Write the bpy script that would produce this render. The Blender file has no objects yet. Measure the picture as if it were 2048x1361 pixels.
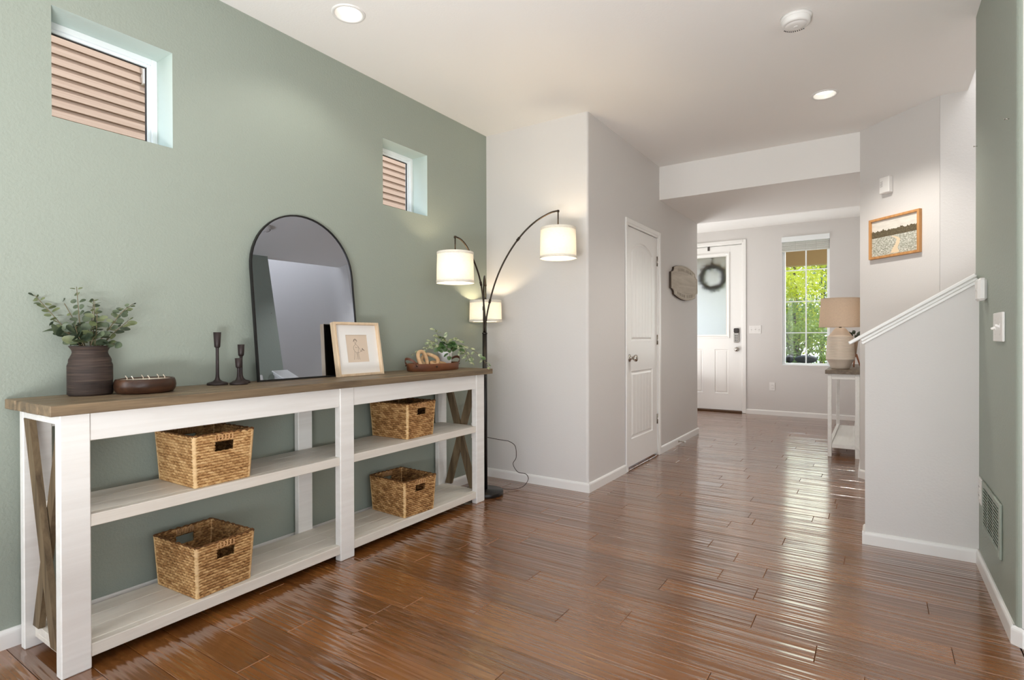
import bpy, math, random
import numpy as np
from mathutils import Vector, Matrix, Euler

random.seed(7)
rng = np.random.default_rng(7)
S = bpy.context.scene
COL = S.collection
PI = math.pi


def lin(c):
    return tuple((x / 12.92 if x <= .04045 else ((x + .055) / 1.055) ** 2.4) for x in (v / 255 for v in c))


# ------------------------------------------------------------------ camera
F_PX, YAW, PIT, ROL = 1106.02, .5836, -.0049, -.0029
cam_d = bpy.data.cameras.new('camera')
cam = bpy.data.objects.new('camera', cam_d)
COL.objects.link(cam)
cam_d.sensor_width = 36
cam_d.sensor_fit = 'HORIZONTAL'
cam_d.lens = 36 * F_PX / 2048
fw = Vector((-math.sin(YAW) * math.cos(PIT), math.cos(YAW) * math.cos(PIT), math.sin(PIT)))
rt0 = Vector((math.cos(YAW), math.sin(YAW), 0))
up0 = rt0.cross(fw)
RT = rt0 * math.cos(ROL) + up0 * math.sin(ROL)
UP = up0 * math.cos(ROL) - rt0 * math.sin(ROL)
m = Matrix((RT, UP, -fw)).transposed().to_4x4()
m.translation = Vector((2.6313, 0, 1.1198))
cam.matrix_world = m
S.camera = cam

# ------------------------------------------------------------------ world, sun, large lights, exposure
S.view_settings.view_transform = 'Standard'
S.view_settings.look = 'None'
S.view_settings.exposure = -0.09
S.view_settings.gamma = 1.0
S.view_settings.use_curve_mapping = False
S.cycles.use_denoising = True
S.cycles.caustics_reflective = False
S.cycles.caustics_refractive = False
S.cycles.max_bounces = 10
S.cycles.diffuse_bounces = 6
S.cycles.transparent_max_bounces = 12
S.cycles.sample_clamp_indirect = 4.0

W = bpy.data.worlds.new('world')
S.world = W
W.use_nodes = True
nt = W.node_tree
nt.nodes.clear()
wo = nt.nodes.new('ShaderNodeOutputWorld')
bg = nt.nodes.new('ShaderNodeBackground')
tc = nt.nodes.new('ShaderNodeTexCoord')
sx = nt.nodes.new('ShaderNodeSeparateXYZ')
cr = nt.nodes.new('ShaderNodeValToRGB')
cr.color_ramp.elements[0].position = 0.0
cr.color_ramp.elements[0].color = (.95, .975, 1.0, 1)
cr.color_ramp.elements[1].position = .7
cr.color_ramp.elements[1].color = (.52, .70, 1.0, 1)
nt.links.new(tc.outputs['Generated'], sx.inputs[0])
nt.links.new(sx.outputs['Z'], cr.inputs[0])
nt.links.new(cr.outputs[0], bg.inputs[0])
bg.inputs[1].default_value = 3.6
nt.links.new(bg.outputs[0], wo.inputs[0])


def lamp(name, kind, loc, energy, color=(1, 1, 1), aim=None, **kw):
    d = bpy.data.lights.new(name, kind)
    d.energy = energy
    d.color = color
    for k, v in kw.items():
        setattr(d, k, v)
    o = bpy.data.objects.new(name, d)
    COL.objects.link(o)
    o.location = loc
    if aim is not None:
        o.rotation_euler = (Vector(aim) - Vector(loc)).to_track_quat('-Z', 'Y').to_euler()
    return o


# sun from the upper right beyond the house (+x, +y)
lamp('sun', 'SUN', (6, 8, 12), 3.8, (1, .95, .86), aim=(6 - .52, 8 - .30, 12 - .95), angle=.01)
# added fill behind the camera, at an assumed rear opening
lamp('rear_fill', 'AREA', (2.6, -3.85, 1.35), 3, (.97, .985, 1), aim=(2.6, 0, 1.35), shape='RECTANGLE', size=5.0, size_y=2.3)
# added side fill, unseen on the right, brightens the closet wall
lamp('side_fill', 'AREA', (5.9, -1.2, 1.4), 24, (.97, .985, 1), aim=(.9, 1.6, 1.4), shape='RECTANGLE', size=2.6, size_y=2.0)
# added uplight behind the camera, lifts the ceiling brightness
lamp('uplight_fill', 'AREA', (2.1, -.35, .55), 120, (.97, .985, 1), aim=(2.1, .15, 2.74), shape='DISK', size=.9)
# added fill by the left wall, no window there, brightens the right wall
lamp('left_fill', 'AREA', (.2, -.95, 1.4), 40, (.97, .985, 1), aim=(3.05, 1.2, 1.5), shape='RECTANGLE', size=1.0, size_y=1.8)
# added foyer fill at an invented side opening (hidden behind the closet block)
lamp('foyer_fill', 'AREA', (-.52, 7.6, 1.5), 22, (1, .98, .95), aim=(2, 7.4, 1.95), shape='RECTANGLE', size=1.5, size_y=1.6)
lamp('foyer_uplight_fill', 'AREA', (.1, 7.5, .45), 20, (.98, .99, 1), aim=(.7, 7.3, 2.4), shape='DISK', size=.6)  # added uplight hidden in the foyer, brightens the soffit underside
# daylight entering the far foyer window, just outside the panes
lamp('window_daylight', 'AREA', (1.805, 8.80, 1.56), 6.2, (1, 1, .97), aim=(1.805, 5, 1.5), shape='RECTANGLE', size=.52, size_y=1.5)
# added cool fill under the closed stairwell ceiling, for assumed daylight; no window built
lamp('stairwell_fill', 'AREA', (4.2, 4.15, 4.9), 76, (.93, .96, 1), aim=(4.2, 4.15, 0), shape='RECTANGLE', size=2.4, size_y=.9)


# ------------------------------------------------------------------ materials
class Mat:
    """a Principled material with small helpers for procedural inputs"""

    def __init__(s, name, col=(128, 128, 128), rough=.5, metal=0, spec=.5, **kw):
        s.m = bpy.data.materials.new(name)
        s.m.use_nodes = True
        s.nt = s.m.node_tree
        s.b = s.nt.nodes['Principled BSDF']
        s.out = s.nt.nodes['Material Output']
        s.b.inputs['Base Color'].default_value = lin(col) + (1,)
        s.b.inputs['Roughness'].default_value = rough
        s.b.inputs['Metallic'].default_value = metal
        s.b.inputs['Specular IOR Level'].default_value = spec
        for k, v in kw.items():
            s.b.inputs[k.replace('_', ' ')].default_value = v

    def n(s, t, **kw):
        x = s.nt.nodes.new(t)
        for k, v in kw.items():
            setattr(x, k, v)
        return x

    def l(s, a, b):
        s.nt.links.new(a, b)

    def coord(s, scale=(1, 1, 1), kind='pos', rand=0, rot=(0, 0, 0)):
        if kind == 'pos':
            c = s.n('ShaderNodeNewGeometry').outputs['Position']
        else:
            c = s.n('ShaderNodeTexCoord').outputs['Object']
        if rand:
            oi = s.n('ShaderNodeObjectInfo')
            mu = s.n('ShaderNodeVectorMath', operation='SCALE')
            mu.inputs[0].default_value = (1, .37, .73)
            mm = s.n('ShaderNodeMath', operation='MULTIPLY')
            mm.inputs[1].default_value = rand
            s.l(oi.outputs['Random'], mm.inputs[0])
            s.l(mm.outputs[0], mu.inputs['Scale'])
            ad = s.n('ShaderNodeVectorMath', operation='ADD')
            s.l(c, ad.inputs[0])
            s.l(mu.outputs[0], ad.inputs[1])
            c = ad.outputs[0]
        mp = s.n('ShaderNodeMapping')
        mp.inputs['Scale'].default_value = scale
        mp.inputs['Rotation'].default_value = rot
        s.l(c, mp.inputs[0])
        return mp.outputs[0]

    def noise(s, co, scale=1, detail=2, rough=.5, dist=0):
        x = s.n('ShaderNodeTexNoise')
        x.inputs['Scale'].default_value = scale
        x.inputs['Detail'].default_value = detail
        x.inputs['Roughness'].default_value = rough
        x.inputs['Distortion'].default_value = dist
        s.l(co, x.inputs['Vector'])
        return x.outputs['Fac']

    def ramp(s, fac, stops):
        x = s.n('ShaderNodeValToRGB')
        e = x.color_ramp.elements
        while len(e) < len(stops):
            e.new(.5)
        for i, (p, c) in enumerate(stops):
            e[i].position = p
            e[i].color = lin(c) + (1,)
        s.l(fac, x.inputs[0])
        return x.outputs[0]

    def color(s, out):
        s.l(out, s.b.inputs['Base Color'])

    def bump(s, fac, strength=.2, dist=.002):
        x = s.n('ShaderNodeBump')
        x.inputs['Strength'].default_value = strength
        x.inputs['Distance'].default_value = dist
        s.l(fac, x.inputs['Height'])
        prev = s.b.inputs['Normal']
        if prev.is_linked:
            s.l(prev.links[0].from_socket, x.inputs['Normal'])
        s.l(x.outputs[0], prev)


def wall_mat(name, col, rough=.55, strength=.35):
    M = Mat(name, col, rough, spec=.35)
    co = M.coord()
    M.bump(M.noise(co, 95, 3, .55), strength, .0022)
    return M.m


M_GREEN = wall_mat('sage green wall paint', (149, 157, 146), .5, .7)
M_GREY = wall_mat('warm light grey wall paint', (214, 211, 208), .6)
M_CEIL = wall_mat('ceiling paint', (240, 238, 235), .75, .25)
M_TRIM = Mat('white trim paint', (236, 235, 232), .32).m
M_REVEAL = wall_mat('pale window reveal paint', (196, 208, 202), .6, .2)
M_DOORW = Mat('white door paint', (238, 237, 234), .3).m
M_VINYL = Mat('white window vinyl', (238, 242, 243), .35).m
M_PLASTIC = Mat('white plastic', (232, 230, 227), .35).m
M_DARKSEAL = Mat('dark window seal', (45, 38, 35), .6).m
M_SLOT = Mat('dark slot', (70, 68, 66), .8).m
M_STEEL = Mat('brushed nickel', (190, 184, 176), .25, 1).m
M_BLACK = Mat('black metal', (26, 25, 25), .45, .3).m
M_BRONZE = Mat('dark bronze metal', (52, 44, 36), .38, .8).m
M_POLE = Mat('black pole', (30, 27, 25), .3, .4).m


def floor_mat(name, base_a, base_b):
    M = Mat(name, base_a, .24, spec=.8, Coat_Weight=.8, Coat_IOR=1.55, Coat_Roughness=.12)
    co = M.coord((1.6, 26, 1), rand=9)
    g = M.noise(co, 1.0, 5, .6)
    oi = M.n('ShaderNodeObjectInfo')
    mix = M.n('ShaderNodeMath', operation='MULTIPLY_ADD')
    M.l(g, mix.inputs[0])
    mix.inputs[1].default_value = .55
    mm = M.n('ShaderNodeMath', operation='MULTIPLY')
    mm.inputs[1].default_value = .45
    M.l(oi.outputs['Random'], mm.inputs[0])
    M.l(mm.outputs[0], mix.inputs[2])
    M.color(M.ramp(mix.outputs[0], [(.1, base_b), (.75, base_a)]))
    co2 = M.coord((1.1, 42, 1), rand=5)
    M.bump(M.noise(co2, 1.0, 1.5, .45), .9, .006)
    co3 = M.coord((5, 7, 5))
    M.bump(M.noise(co3, 1.0, 2, .5), .08, .006)
    M.l(M.b.inputs['Normal'].links[0].from_socket, M.b.inputs['Coat Normal'])
    co4 = M.coord((3, 60, 3), rand=4)
    rr = M.n('ShaderNodeMapRange')
    rr.inputs['To Min'].default_value = .12
    rr.inputs['To Max'].default_value = .24
    M.l(M.noise(co4, 1.0, 2, .5), rr.inputs[0])
    M.l(rr.outputs[0], M.b.inputs['Roughness'])
    return M.m


M_PLANK = floor_mat('red brown hardwood', (130, 82, 40), (90, 54, 26))
M_PLANK_WORN = Mat('worn plank edge', (150, 108, 76), .5).m
M_PLANK_SIDE = Mat('plank side', (54, 32, 22), .6).m
M_SUBFLOOR = Mat('dark subfloor', (30, 20, 15), .9).m


def wood(name, dark, light, axis='y', rough=.55, fine=26, kind='obj', contrast=(.32, .68), rand=3, bump=.12):
    M = Mat(name, light, rough, spec=.3)
    sc = {'x': (1.6, fine, fine), 'y': (fine, 1.6, fine), 'z': (fine, fine, 1.6)}[axis]
    co = M.coord(sc, kind, rand=rand)
    a = M.noise(co, 1.0, 6, .62, .6)
    M.color(M.ramp(a, [(contrast[0], dark), (contrast[1], light)]))
    M.bump(a, bump, .003)
    return M.m


M_TOPWOOD = wood('weathered brown wood', (82, 70, 56), (140, 120, 94), 'y', .45, 22)
M_XWOOD = wood('weathered brace wood', (78, 64, 47), (128, 110, 84), 'z', .6, 30)
M_WHITEWOOD = wood('white painted wood', (228, 226, 221), (237, 236, 232), 'y', .42, 30, bump=.04)
M_SHELFWOOD = wood('white washed shelf wood', (214, 208, 197), (228, 223, 213), 'y', .45, 26, bump=.05)
M_OAK = wood('pale oak frame', (204, 178, 146), (226, 204, 174), 'z', .5, 30)
M_HONEY = wood('honey oak frame', (178, 126, 76), (206, 156, 102), 'z', .5, 30)
M_KNOTWOOD = wood('light carved wood', (178, 140, 100), (214, 182, 142), 'y', .55, 18)
M_BOWLWOOD = wood('dark walnut bowl wood', (50, 33, 24), (94, 64, 46), 'y', .32, 14)
M_SIGNWOOD = wood('whitewashed sign wood', (178, 169, 154), (204, 196, 182), 'y', .7, 20)
M_TABLE2TOP = wood('grey brown console top', (92, 80, 68), (130, 116, 100), 'y', .5, 24)
M_MIRROR = Mat('mirror glass', (182, 189, 202), .0, 1).m


def glass_mat(name, tint=(250, 252, 252), refl=.012):
    M = Mat(name)
    M.nt.nodes.remove(M.b)
    t = M.n('ShaderNodeBsdfTransparent')
    t.inputs[0].default_value = lin(tint) + (1,)
    g = M.n('ShaderNodeBsdfGlossy')
    g.inputs['Roughness'].default_value = .02
    mx = M.n('ShaderNodeMixShader')
    mx.inputs[0].default_value = refl
    M.l(t.outputs[0], mx.inputs[1])
    M.l(g.outputs[0], mx.inputs[2])
    M.l(mx.outputs[0], M.out.inputs['Surface'])
    return M.m


M_GLASS = glass_mat('clear window glass')
M_PICGLASS = glass_mat('picture glass', (252, 252, 252), .012)
_F = Mat('frosted door glass', (208, 208, 208), .8, Transmission_Weight=1.0, IOR=1.35, spec=.1)
M_FROST = _F.m


def cloth_mat(name, col, trans=.5, weave=420, bump=.3):
    M = Mat(name)
    M.nt.nodes.remove(M.b)
    d = M.n('ShaderNodeBsdfDiffuse')
    t = M.n('ShaderNodeBsdfTranslucent')
    co = M.coord((1, 1, 1), 'obj')
    nz = M.noise(M.coord((60, 60, 420), 'obj'), 1, 3, .6)
    c = M.ramp(nz, [(.3, tuple(int(v * .93) for v in col)), (.7, col)])
    M.l(c, d.inputs[0])
    M.l(c, t.inputs[0])
    mx = M.n('ShaderNodeMixShader')
    mx.inputs[0].default_value = trans
    M.l(d.outputs[0], mx.inputs[1])
    M.l(t.outputs[0], mx.inputs[2])
    M.l(mx.outputs[0], M.out.inputs['Surface'])
    return M.m


M_SHADE = cloth_mat('cream linen shade', (250, 245, 232), .09)
M_DIFFUSER = cloth_mat('white diffuser', (255, 252, 244), .6)
M_LINEN = cloth_mat('tan linen shade', (222, 202, 180), .3)
M_BLIND = cloth_mat('folded white blind', (232, 232, 226), .35)


def leaf_mat(name, a, b, trans=.3, scale=40, edge=None):
    M = Mat(name)
    M.nt.nodes.remove(M.b)
    p = M.n('ShaderNodeBsdfDiffuse')
    g = M.n('ShaderNodeBsdfGlossy')
    g.inputs['Roughness'].default_value = .4
    t = M.n('ShaderNodeBsdfTranslucent')
    nz = M.noise(M.coord((1, 1, 1), 'pos', rand=11), scale, 2, .5)
    c = M.ramp(nz, [(.35, a), (.65, b)])
    M.l(c, p.inputs[0])
    M.l(c, t.inputs[0])
    mx = M.n('ShaderNodeMixShader')
    mx.inputs[0].default_value = trans
    M.l(p.outputs[0], mx.inputs[1])
    M.l(t.outputs[0], mx.inputs[2])
    m2 = M.n('ShaderNodeMixShader')
    m2.inputs[0].default_value = .06
    M.l(mx.outputs[0], m2.inputs[1])
    M.l(g.outputs[0], m2.inputs[2])
    M.l(m2.outputs[0], M.out.inputs['Surface'])
    return M.m


M_EUCA = leaf_mat('eucalyptus leaf', (58, 70, 54), (98, 110, 84), .2, 25)
M_EUCA2 = leaf_mat('eucalyptus leaf young', (84, 96, 64), (126, 134, 94), .25, 25)
M_STEM = Mat('eucalyptus stem', (104, 92, 66), .7).m
M_IVY = leaf_mat('ivy leaf green', (48, 82, 42), (92, 124, 70), .25, 60)
M_IVYV = leaf_mat('variegated leaf', (104, 130, 88), (206, 212, 172), .3, 70)
M_TREE1 = leaf_mat('sunlit tree leaf', (160, 170, 30), (214, 214, 70), .55, .9)
M_TREE2 = leaf_mat('deep tree leaf', (84, 116, 34), (158, 178, 62), .5, .9)
M_TREE3 = leaf_mat('grey green tree leaf', (84, 104, 88), (140, 156, 138), .4, .9)
M_BARK = Mat('bark', (86, 70, 54), .9).m
M_WREATH = leaf_mat('wreath twig', (96, 92, 74), (150, 146, 104), .2, 30)


def emit_mat(name, col, strength):
    M = Mat(name)
    M.nt.nodes.remove(M.b)
    e = M.n('ShaderNodeEmission')
    e.inputs[0].default_value = lin(col) + (1,)
    e.inputs[1].default_value = strength
    M.l(e.outputs[0], M.out.inputs['Surface'])
    return M.m


M_LENS = emit_mat('lit lamp lens', (255, 248, 234), 3.2)


# ------------------------------------------------------------------ mesh builder
class MB:
    def __init__(s):
        s.v, s.f, s.mi, s.sm = [], [], [], []
        s.M = None

    def add(s, vs, fs, mi=0, smooth=False):
        b = len(s.v)
        if s.M is not None:
            vs = [tuple(s.M @ Vector(p)) for p in vs]
        s.v.extend([tuple(p) for p in vs])
        for f in fs:
            s.f.append(tuple(i + b for i in f))
            s.mi.append(mi)
            s.sm.append(smooth)
        return s

    def box(s, x0, x1, y0, y1, z0, z1, b=0, mi=0, mib=None):
        if x1 < x0: x0, x1 = x1, x0
        if y1 < y0: y0, y1 = y1, y0
        if z1 < z0: z0, z1 = z1, z0
        lo, hi = (x0, y0, z0), (x1, y1, z1)
        if b <= 0:
            vs = [(hi[0] if i & 1 else lo[0], hi[1] if i & 2 else lo[1], hi[2] if i & 4 else lo[2]) for i in range(8)]
            s.add(vs, [(0, 2, 3, 1), (4, 5, 7, 6), (0, 1, 5, 4), (2, 6, 7, 3), (0, 4, 6, 2), (1, 3, 7, 5)], mi)
            return s
        b = min(b, .49 * min(hi[i] - lo[i] for i in range(3)))
        vs, idx = [], {}
        for i in range(8):
            sg = [1 if i & (1 << k) else 0 for k in range(3)]
            for ax in range(3):
                p = []
                for k in range(3):
                    e = hi[k] if sg[k] else lo[k]
                    if k != ax:
                        e += -b if sg[k] else b
                    p.append(e)
                idx[(i, ax)] = len(vs)
                vs.append(tuple(p))
        c = Vector([(lo[k] + hi[k]) / 2 for k in range(3)])
        fs, ms = [], []

        def put(q, mm):
            n = (Vector(vs[q[1]]) - Vector(vs[q[0]])).cross(Vector(vs[q[2]]) - Vector(vs[q[0]]))
            mid = sum((Vector(vs[k]) for k in q), Vector()) / len(q)
            fs.append(q if n.dot(mid - c) > 0 else q[::-1])
            ms.append(mm)
        for ax in range(3):
            o = [k for k in range(3) if k != ax]
            for side in (0, 1):
                q = []
                for (a, d) in ((0, 0), (1, 0), (1, 1), (0, 1)):
                    i = (side << ax) | (a << o[0]) | (d << o[1])
                    q.append(idx[(i, ax)])
                put(tuple(q), mi)
        mb_ = mi if mib is None else mib
        for ax in range(3):           # edges along ax
            o = [k for k in range(3) if k != ax]
            for a in (0, 1):
                for d in (0, 1):
                    i0 = (a << o[0]) | (d << o[1])
                    i1 = i0 | (1 << ax)
                    mm = mb_(ax, a, d) if callable(mb_) else mb_
                    put((idx[(i0, o[0])], idx[(i1, o[0])], idx[(i1, o[1])], idx[(i0, o[1])]), mm)
        for i in range(8):
            put((idx[(i, 0)], idx[(i, 1)], idx[(i, 2)]), mi)
        base = len(s.f)
        s.add(vs, fs)
        for k, mm in enumerate(ms):
            s.mi[base + k] = mm
        return s

    def tube(s, pts, r, n=8, mi=0, caps=True):
        pts = [Vector(p) for p in pts]
        rs = r if isinstance(r, (list, tuple)) else [r] * len(pts)
        t0 = (pts[1] - pts[0]).normalized()
        a = Vector((0, 0, 1)) if abs(t0.z) < .9 else Vector((1, 0, 0))
        u = t0.cross(a).normalized()
        vs, fs = [], []
        for i, p in enumerate(pts):
            t = (pts[min(i + 1, len(pts) - 1)] - pts[max(i - 1, 0)]).normalized()
            u = (u - t * u.dot(t)).normalized()
            w = t.cross(u)
            for k in range(n):
                an = 2 * PI * k / n
                vs.append(tuple(p + (u * math.cos(an) + w * math.sin(an)) * rs[i]))
        for i in range(len(pts) - 1):
            for k in range(n):
                k2 = (k + 1) % n
                fs.append((i * n + k, i * n + k2, (i + 1) * n + k2, (i + 1) * n + k))
        s.add(vs, fs, mi, True)
        if caps:
            s.add(vs[:n], [tuple(range(n))[::-1]], mi)
            s.add(vs[-n:], [tuple(range(n))], mi)
        return s

    def lathe(s, prof, c=(0, 0, 0), n=32, mi=0, smooth=True, sx=1, sy=1, close=False):
        """prof: (r, z) from bottom to top outside"""
        vs, fs = [], []
        for (r, z) in prof:
            for k in range(n):
                a = 2 * PI * k / n
                vs.append((c[0] + r * math.cos(a) * sx, c[1] + r * math.sin(a) * sy, c[2] + z))
        for i in range(len(prof) - 1):
            for k in range(n):
                k2 = (k + 1) % n
                fs.append((i * n + k, i * n + k2, (i + 1) * n + k2, (i + 1) * n + k))
        s.add(vs, fs, mi, smooth)
        if close:
            s.add(vs[:n], [tuple(range(n))[::-1]], mi)
            s.add(vs[-n:], [tuple(range(n))], mi)
        return s

    def prism(s, poly, to3, d0, d1, mi=0, smooth_sides=False):
        """extrude 2-D poly between depths d0 and d1; to3(u, v, d) -> point"""
        n = len(poly)
        vs = [to3(u, v, d0) for u, v in poly] + [to3(u, v, d1) for u, v in poly]
        s.add(vs, [tuple(range(n))[::-1], tuple(range(n, 2 * n))], mi)
        s.add(vs, [(k, (k + 1) % n, n + (k + 1) % n, n + k) for k in range(n)], mi, smooth_sides)
        return s

    def build(s, name, mats, parent=None, loc=None, rot=None, fix=True):
        me = bpy.data.meshes.new(name)
        me.from_pydata(s.v, [], s.f)
        if not isinstance(mats, (list, tuple)):
            mats = [mats]
        for q in mats:
            me.materials.append(q)
        me.polygons.foreach_set('material_index', s.mi)
        me.polygons.foreach_set('use_smooth', s.sm)
        me.update()
        if fix:
            import bmesh
            bm = bmesh.new()
            bm.from_mesh(me)
            bmesh.ops.remove_doubles(bm, verts=bm.verts, dist=1e-6)
            bmesh.ops.recalc_face_normals(bm, faces=bm.faces)
            bm.to_mesh(me)
            bm.free()
        o = bpy.data.objects.new(name, me)
        COL.objects.link(o)
        if parent is not None:
            o.parent = parent
        if loc is not None:
            o.location = loc
        if rot is not None:
            o.rotation_euler = rot
        return o


def tag(o, label=None, cat=None, group=None, kind=None):
    if label: o['label'] = label
    if cat: o['category'] = cat
    if group: o['group'] = group
    if kind: o['kind'] = kind
    return o


def thing(name, label, cat, loc=(0, 0, 0), rz=0, group=None):
    o = bpy.data.objects.new(name, None)
    COL.objects.link(o)
    o.empty_display_size = .1
    o.location = loc
    o.rotation_euler = (0, 0, rz)
    return tag(o, label, cat, group)


def root(name, kind='structure', loc=(0, 0, 0)):
    o = bpy.data.objects.new(name, None)
    COL.objects.link(o)
    o.location = loc
    o['kind'] = kind
    return o


def clone(o, parent=None, loc=None, rot=None, scale=None, name=None):
    c = o.copy()
    COL.objects.link(c)
    if parent is not None: c.parent = parent
    if loc is not None: c.location = loc
    if rot is not None: c.rotation_euler = rot
    if scale is not None: c.scale = scale if isinstance(scale, (tuple, list)) else (scale,) * 3
    return c


# ------------------------------------------------------------------ measured layout (metres)
XC, YE, YC, YF = .898, 3.616, 6.524, 8.607       # closet wall plane, lamp wall, closet wall end, front-door wall
YB, ZS, ZC, ZFOY = 5.182, 2.425, 2.74, 2.70      # soffit face and underside, ceilings
XR, YR, YH, XH = 3.05, 2.66, 3.5345, 2.577       # right wall, its near end, half wall face, half wall end
S0, S1 = (2.518, 5.165), (2.983, 4.70)           # angled stair wall
YSB = 4.70                                       # back wall of the stairwell


def panel_wall(mb, us, vs, holes, to3, d0, d1, mi=0, mir=0):
    """slab between depths d0 (front) and d1 with rectangular holes; cells by index"""
    nu, nv = len(us) - 1, len(vs) - 1
    solid = lambda i, j: 0 <= i < nu and 0 <= j < nv and (i, j) not in holes
    for i in range(nu):
        for j in range(nv):
            if not solid(i, j):
                continue
            u0, u1, v0, v1 = us[i], us[i + 1], vs[j], vs[j + 1]
            for d in (d0, d1):
                mb.add([to3(u0, v0, d), to3(u1, v0, d), to3(u1, v1, d), to3(u0, v1, d)], [(0, 1, 2, 3)], mi)
            for (di, dj, a, b) in ((-1, 0, (u0, v0), (u0, v1)), (1, 0, (u1, v0), (u1, v1)), (0, -1, (u0, v0), (u1, v0)), (0, 1, (u0, v1), (u1, v1))):
                if not solid(i + di, j + dj):
                    inner = (i + di, j + dj) in holes
                    mb.add([to3(*a, d0), to3(*b, d0), to3(*b, d1), to3(*a, d1)], [(0, 1, 2, 3)], mir if inner else mi)
    return mb


WA = (.799, 1.234, 1.970, 2.400)
WB = (2.495, 2.913, 1.971, 2.391)

# left sage-green wall with the two square windows
mb = MB()
panel_wall(mb, [-4, WA[0], WA[1], WB[0], WB[1], YE + .12], [0, 1.9705, 2.3955, ZC], {(1, 1), (3, 1)}, lambda u, v, d: (d, u, v), 0, -.18, 0, 1)
wl = mb.build('wall_left', [M_GREEN, M_REVEAL], fix=True)
tag(wl, kind='structure')

# lamp wall with rounded corner into the closet wall
mb = MB()
R = .02
pl = [(0, YE), (XC - R, YE)] + [(XC - R + R * math.sin(a), YE + R - R * math.cos(a)) for a in np.linspace(.25, PI / 2, 5)] + [(XC - .12, YE + R), (XC - .12, YE + .12), (0, YE + .12)]
mb.prism(pl, lambda u, v, d: (u, v, d), 0, ZC)
tag(mb.build('wall_end', M_GREY), kind='structure')

# closet wall with door opening; rounded end at the foyer
DY0, DY1, DZ1 = 4.362, 5.128, 2.055
mb = MB()
panel_wall(mb, [YE + R, DY0, DY1, YC - R], [0, DZ1, ZC], {(1, 0)}, lambda u, v, d: (d, u, v), XC, XC - .12, 0, 1)
pl = [(XC, YC - R)] + [(XC - R + R * math.cos(a), YC - R + R * math.sin(a)) for a in np.linspace(.25, PI / 2, 5)] + [(-.6, YC), (-.6, YC - .12), (XC - .12, YC - .12), (XC - .12, YC - R)]
mb.prism(pl, lambda u, v, d: (u, v, d), 0, ZC)
tag(mb.build('wall_closet', [M_GREY, M_TRIM]), kind='structure')

# front-door wall
DX0, DX1, DFZ = .030, .982, 2.480
WF = (1.512, 2.096, .715, 2.518)
mb = MB()
panel_wall(mb, [-.6, DX0, DX1, WF[0], WF[1], 2.75], [0, WF[2], DFZ, WF[3], 2.75], {(1, 0), (1, 1), (3, 1), (3, 2)}, lambda u, v, d: (u, d, v), YF, YF + .17, 0, 0)
tag(mb.build('wall_front', M_GREY), kind='structure')

# foyer left wall with an added opening for the fill light, foyer right wall
mb = MB()
panel_wall(mb, [YC - .12, 6.85, 8.35, YF + .17], [0, .7, 2.3, 2.75], {(1, 1)}, lambda u, v, d: (d, u, v), -.45, -.6, 0, 0)
tag(mb.build('wall_foyer_left', M_GREY), kind='structure')
mb = MB()
mb.box(S0[0], 2.66, S0[1] + .02, YF + .17, 0, 2.75)
tag(mb.build('wall_foyer_right', M_GREY), kind='structure')

# angled stair wall and the back wall of the stairwell
mb = MB()
nx = ny = 1 / math.sqrt(2)
pl = [S0, S1, (S1[0], S1[1] + .14), (S0[0] + .15, S0[1] + .1), (S0[0], S0[1] + .05)]
mb.prism(pl, lambda u, v, d: (u, v, d), 0, ZC)
tag(mb.build('wall_stair_angled', M_GREY), kind='structure')
mb = MB()
mb.box(S1[0] + .001, 6, YSB, YSB + .15, 0, 5)
mb.box(2.5, S1[0] + .001, YSB + .02, YSB + .15, ZC + .03, 5)
tag(mb.build('wall_stair_back', M_GREY), kind='structure')

# right-hand wall block: green face at x = XR, rounded near end, grey beyond
mb = MB()
pts = [(XR, YH + .12), (XR, YR + R)] + [(XR + R - R * math.cos(a), YR + R - R * math.sin(a)) for a in np.linspace(.2, PI / 2 - .2, 5)]
bz = 5.0
vs = [(x, y, 0) for x, y in pts] + [(x, y, bz) for x, y in pts]
n = len(pts)
mb.add(vs, [(k, k + 1, n + k + 1, n + k) for k in range(n - 1)], 0, False)
p2 = [pts[-1], (XR + R, YR), (6, YR), (6, YH + .12), (XR, YH + .12)]
vs = [(x, y, 0) for x, y in p2] + [(x, y, bz) for x, y in p2]
n = len(p2)
mb.add(vs, [(k, k + 1, n + k + 1, n + k) for k in range(n - 1)], 1)
tag(mb.build('wall_right', [M_GREEN, M_GREY]), kind='structure')

# half wall beside the stairs, sloped top with moulding and cap
SL = .6366
mb = MB()
ztop = lambda x: 1.0825 + SL * (x - 2.57)
hw = [(XH, 0), (XR, 0), (XR, ztop(XR)), (XH, ztop(XH))]
mb.prism(hw, lambda u, v, d: (u, d, v), YH, YH + .12)
tag(mb.build('wall_half', M_GREY), kind='structure')

ang = math.atan(SL)
capr = root('trim_1', loc=(XH, YH, ztop(XH)))
mb = MB()
L = (XR - XH) / math.cos(ang)
mb.M = Matrix.Rotation(-ang, 4, 'Y')
mb.box(-.016, L, -.012, .132, -.004, .010, .002)
mb.box(-.010, L, -.018, .138, .010, .026, .003)
mb.build('moulding', M_TRIM, capr)
mb = MB()
mb.M = Matrix.Rotation(-ang, 4, 'Y')
mb.box(-.066, L + .004, -.034, .154, .026, .044, .004)
mb.build('cap_board', M_TRIM, capr)

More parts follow.
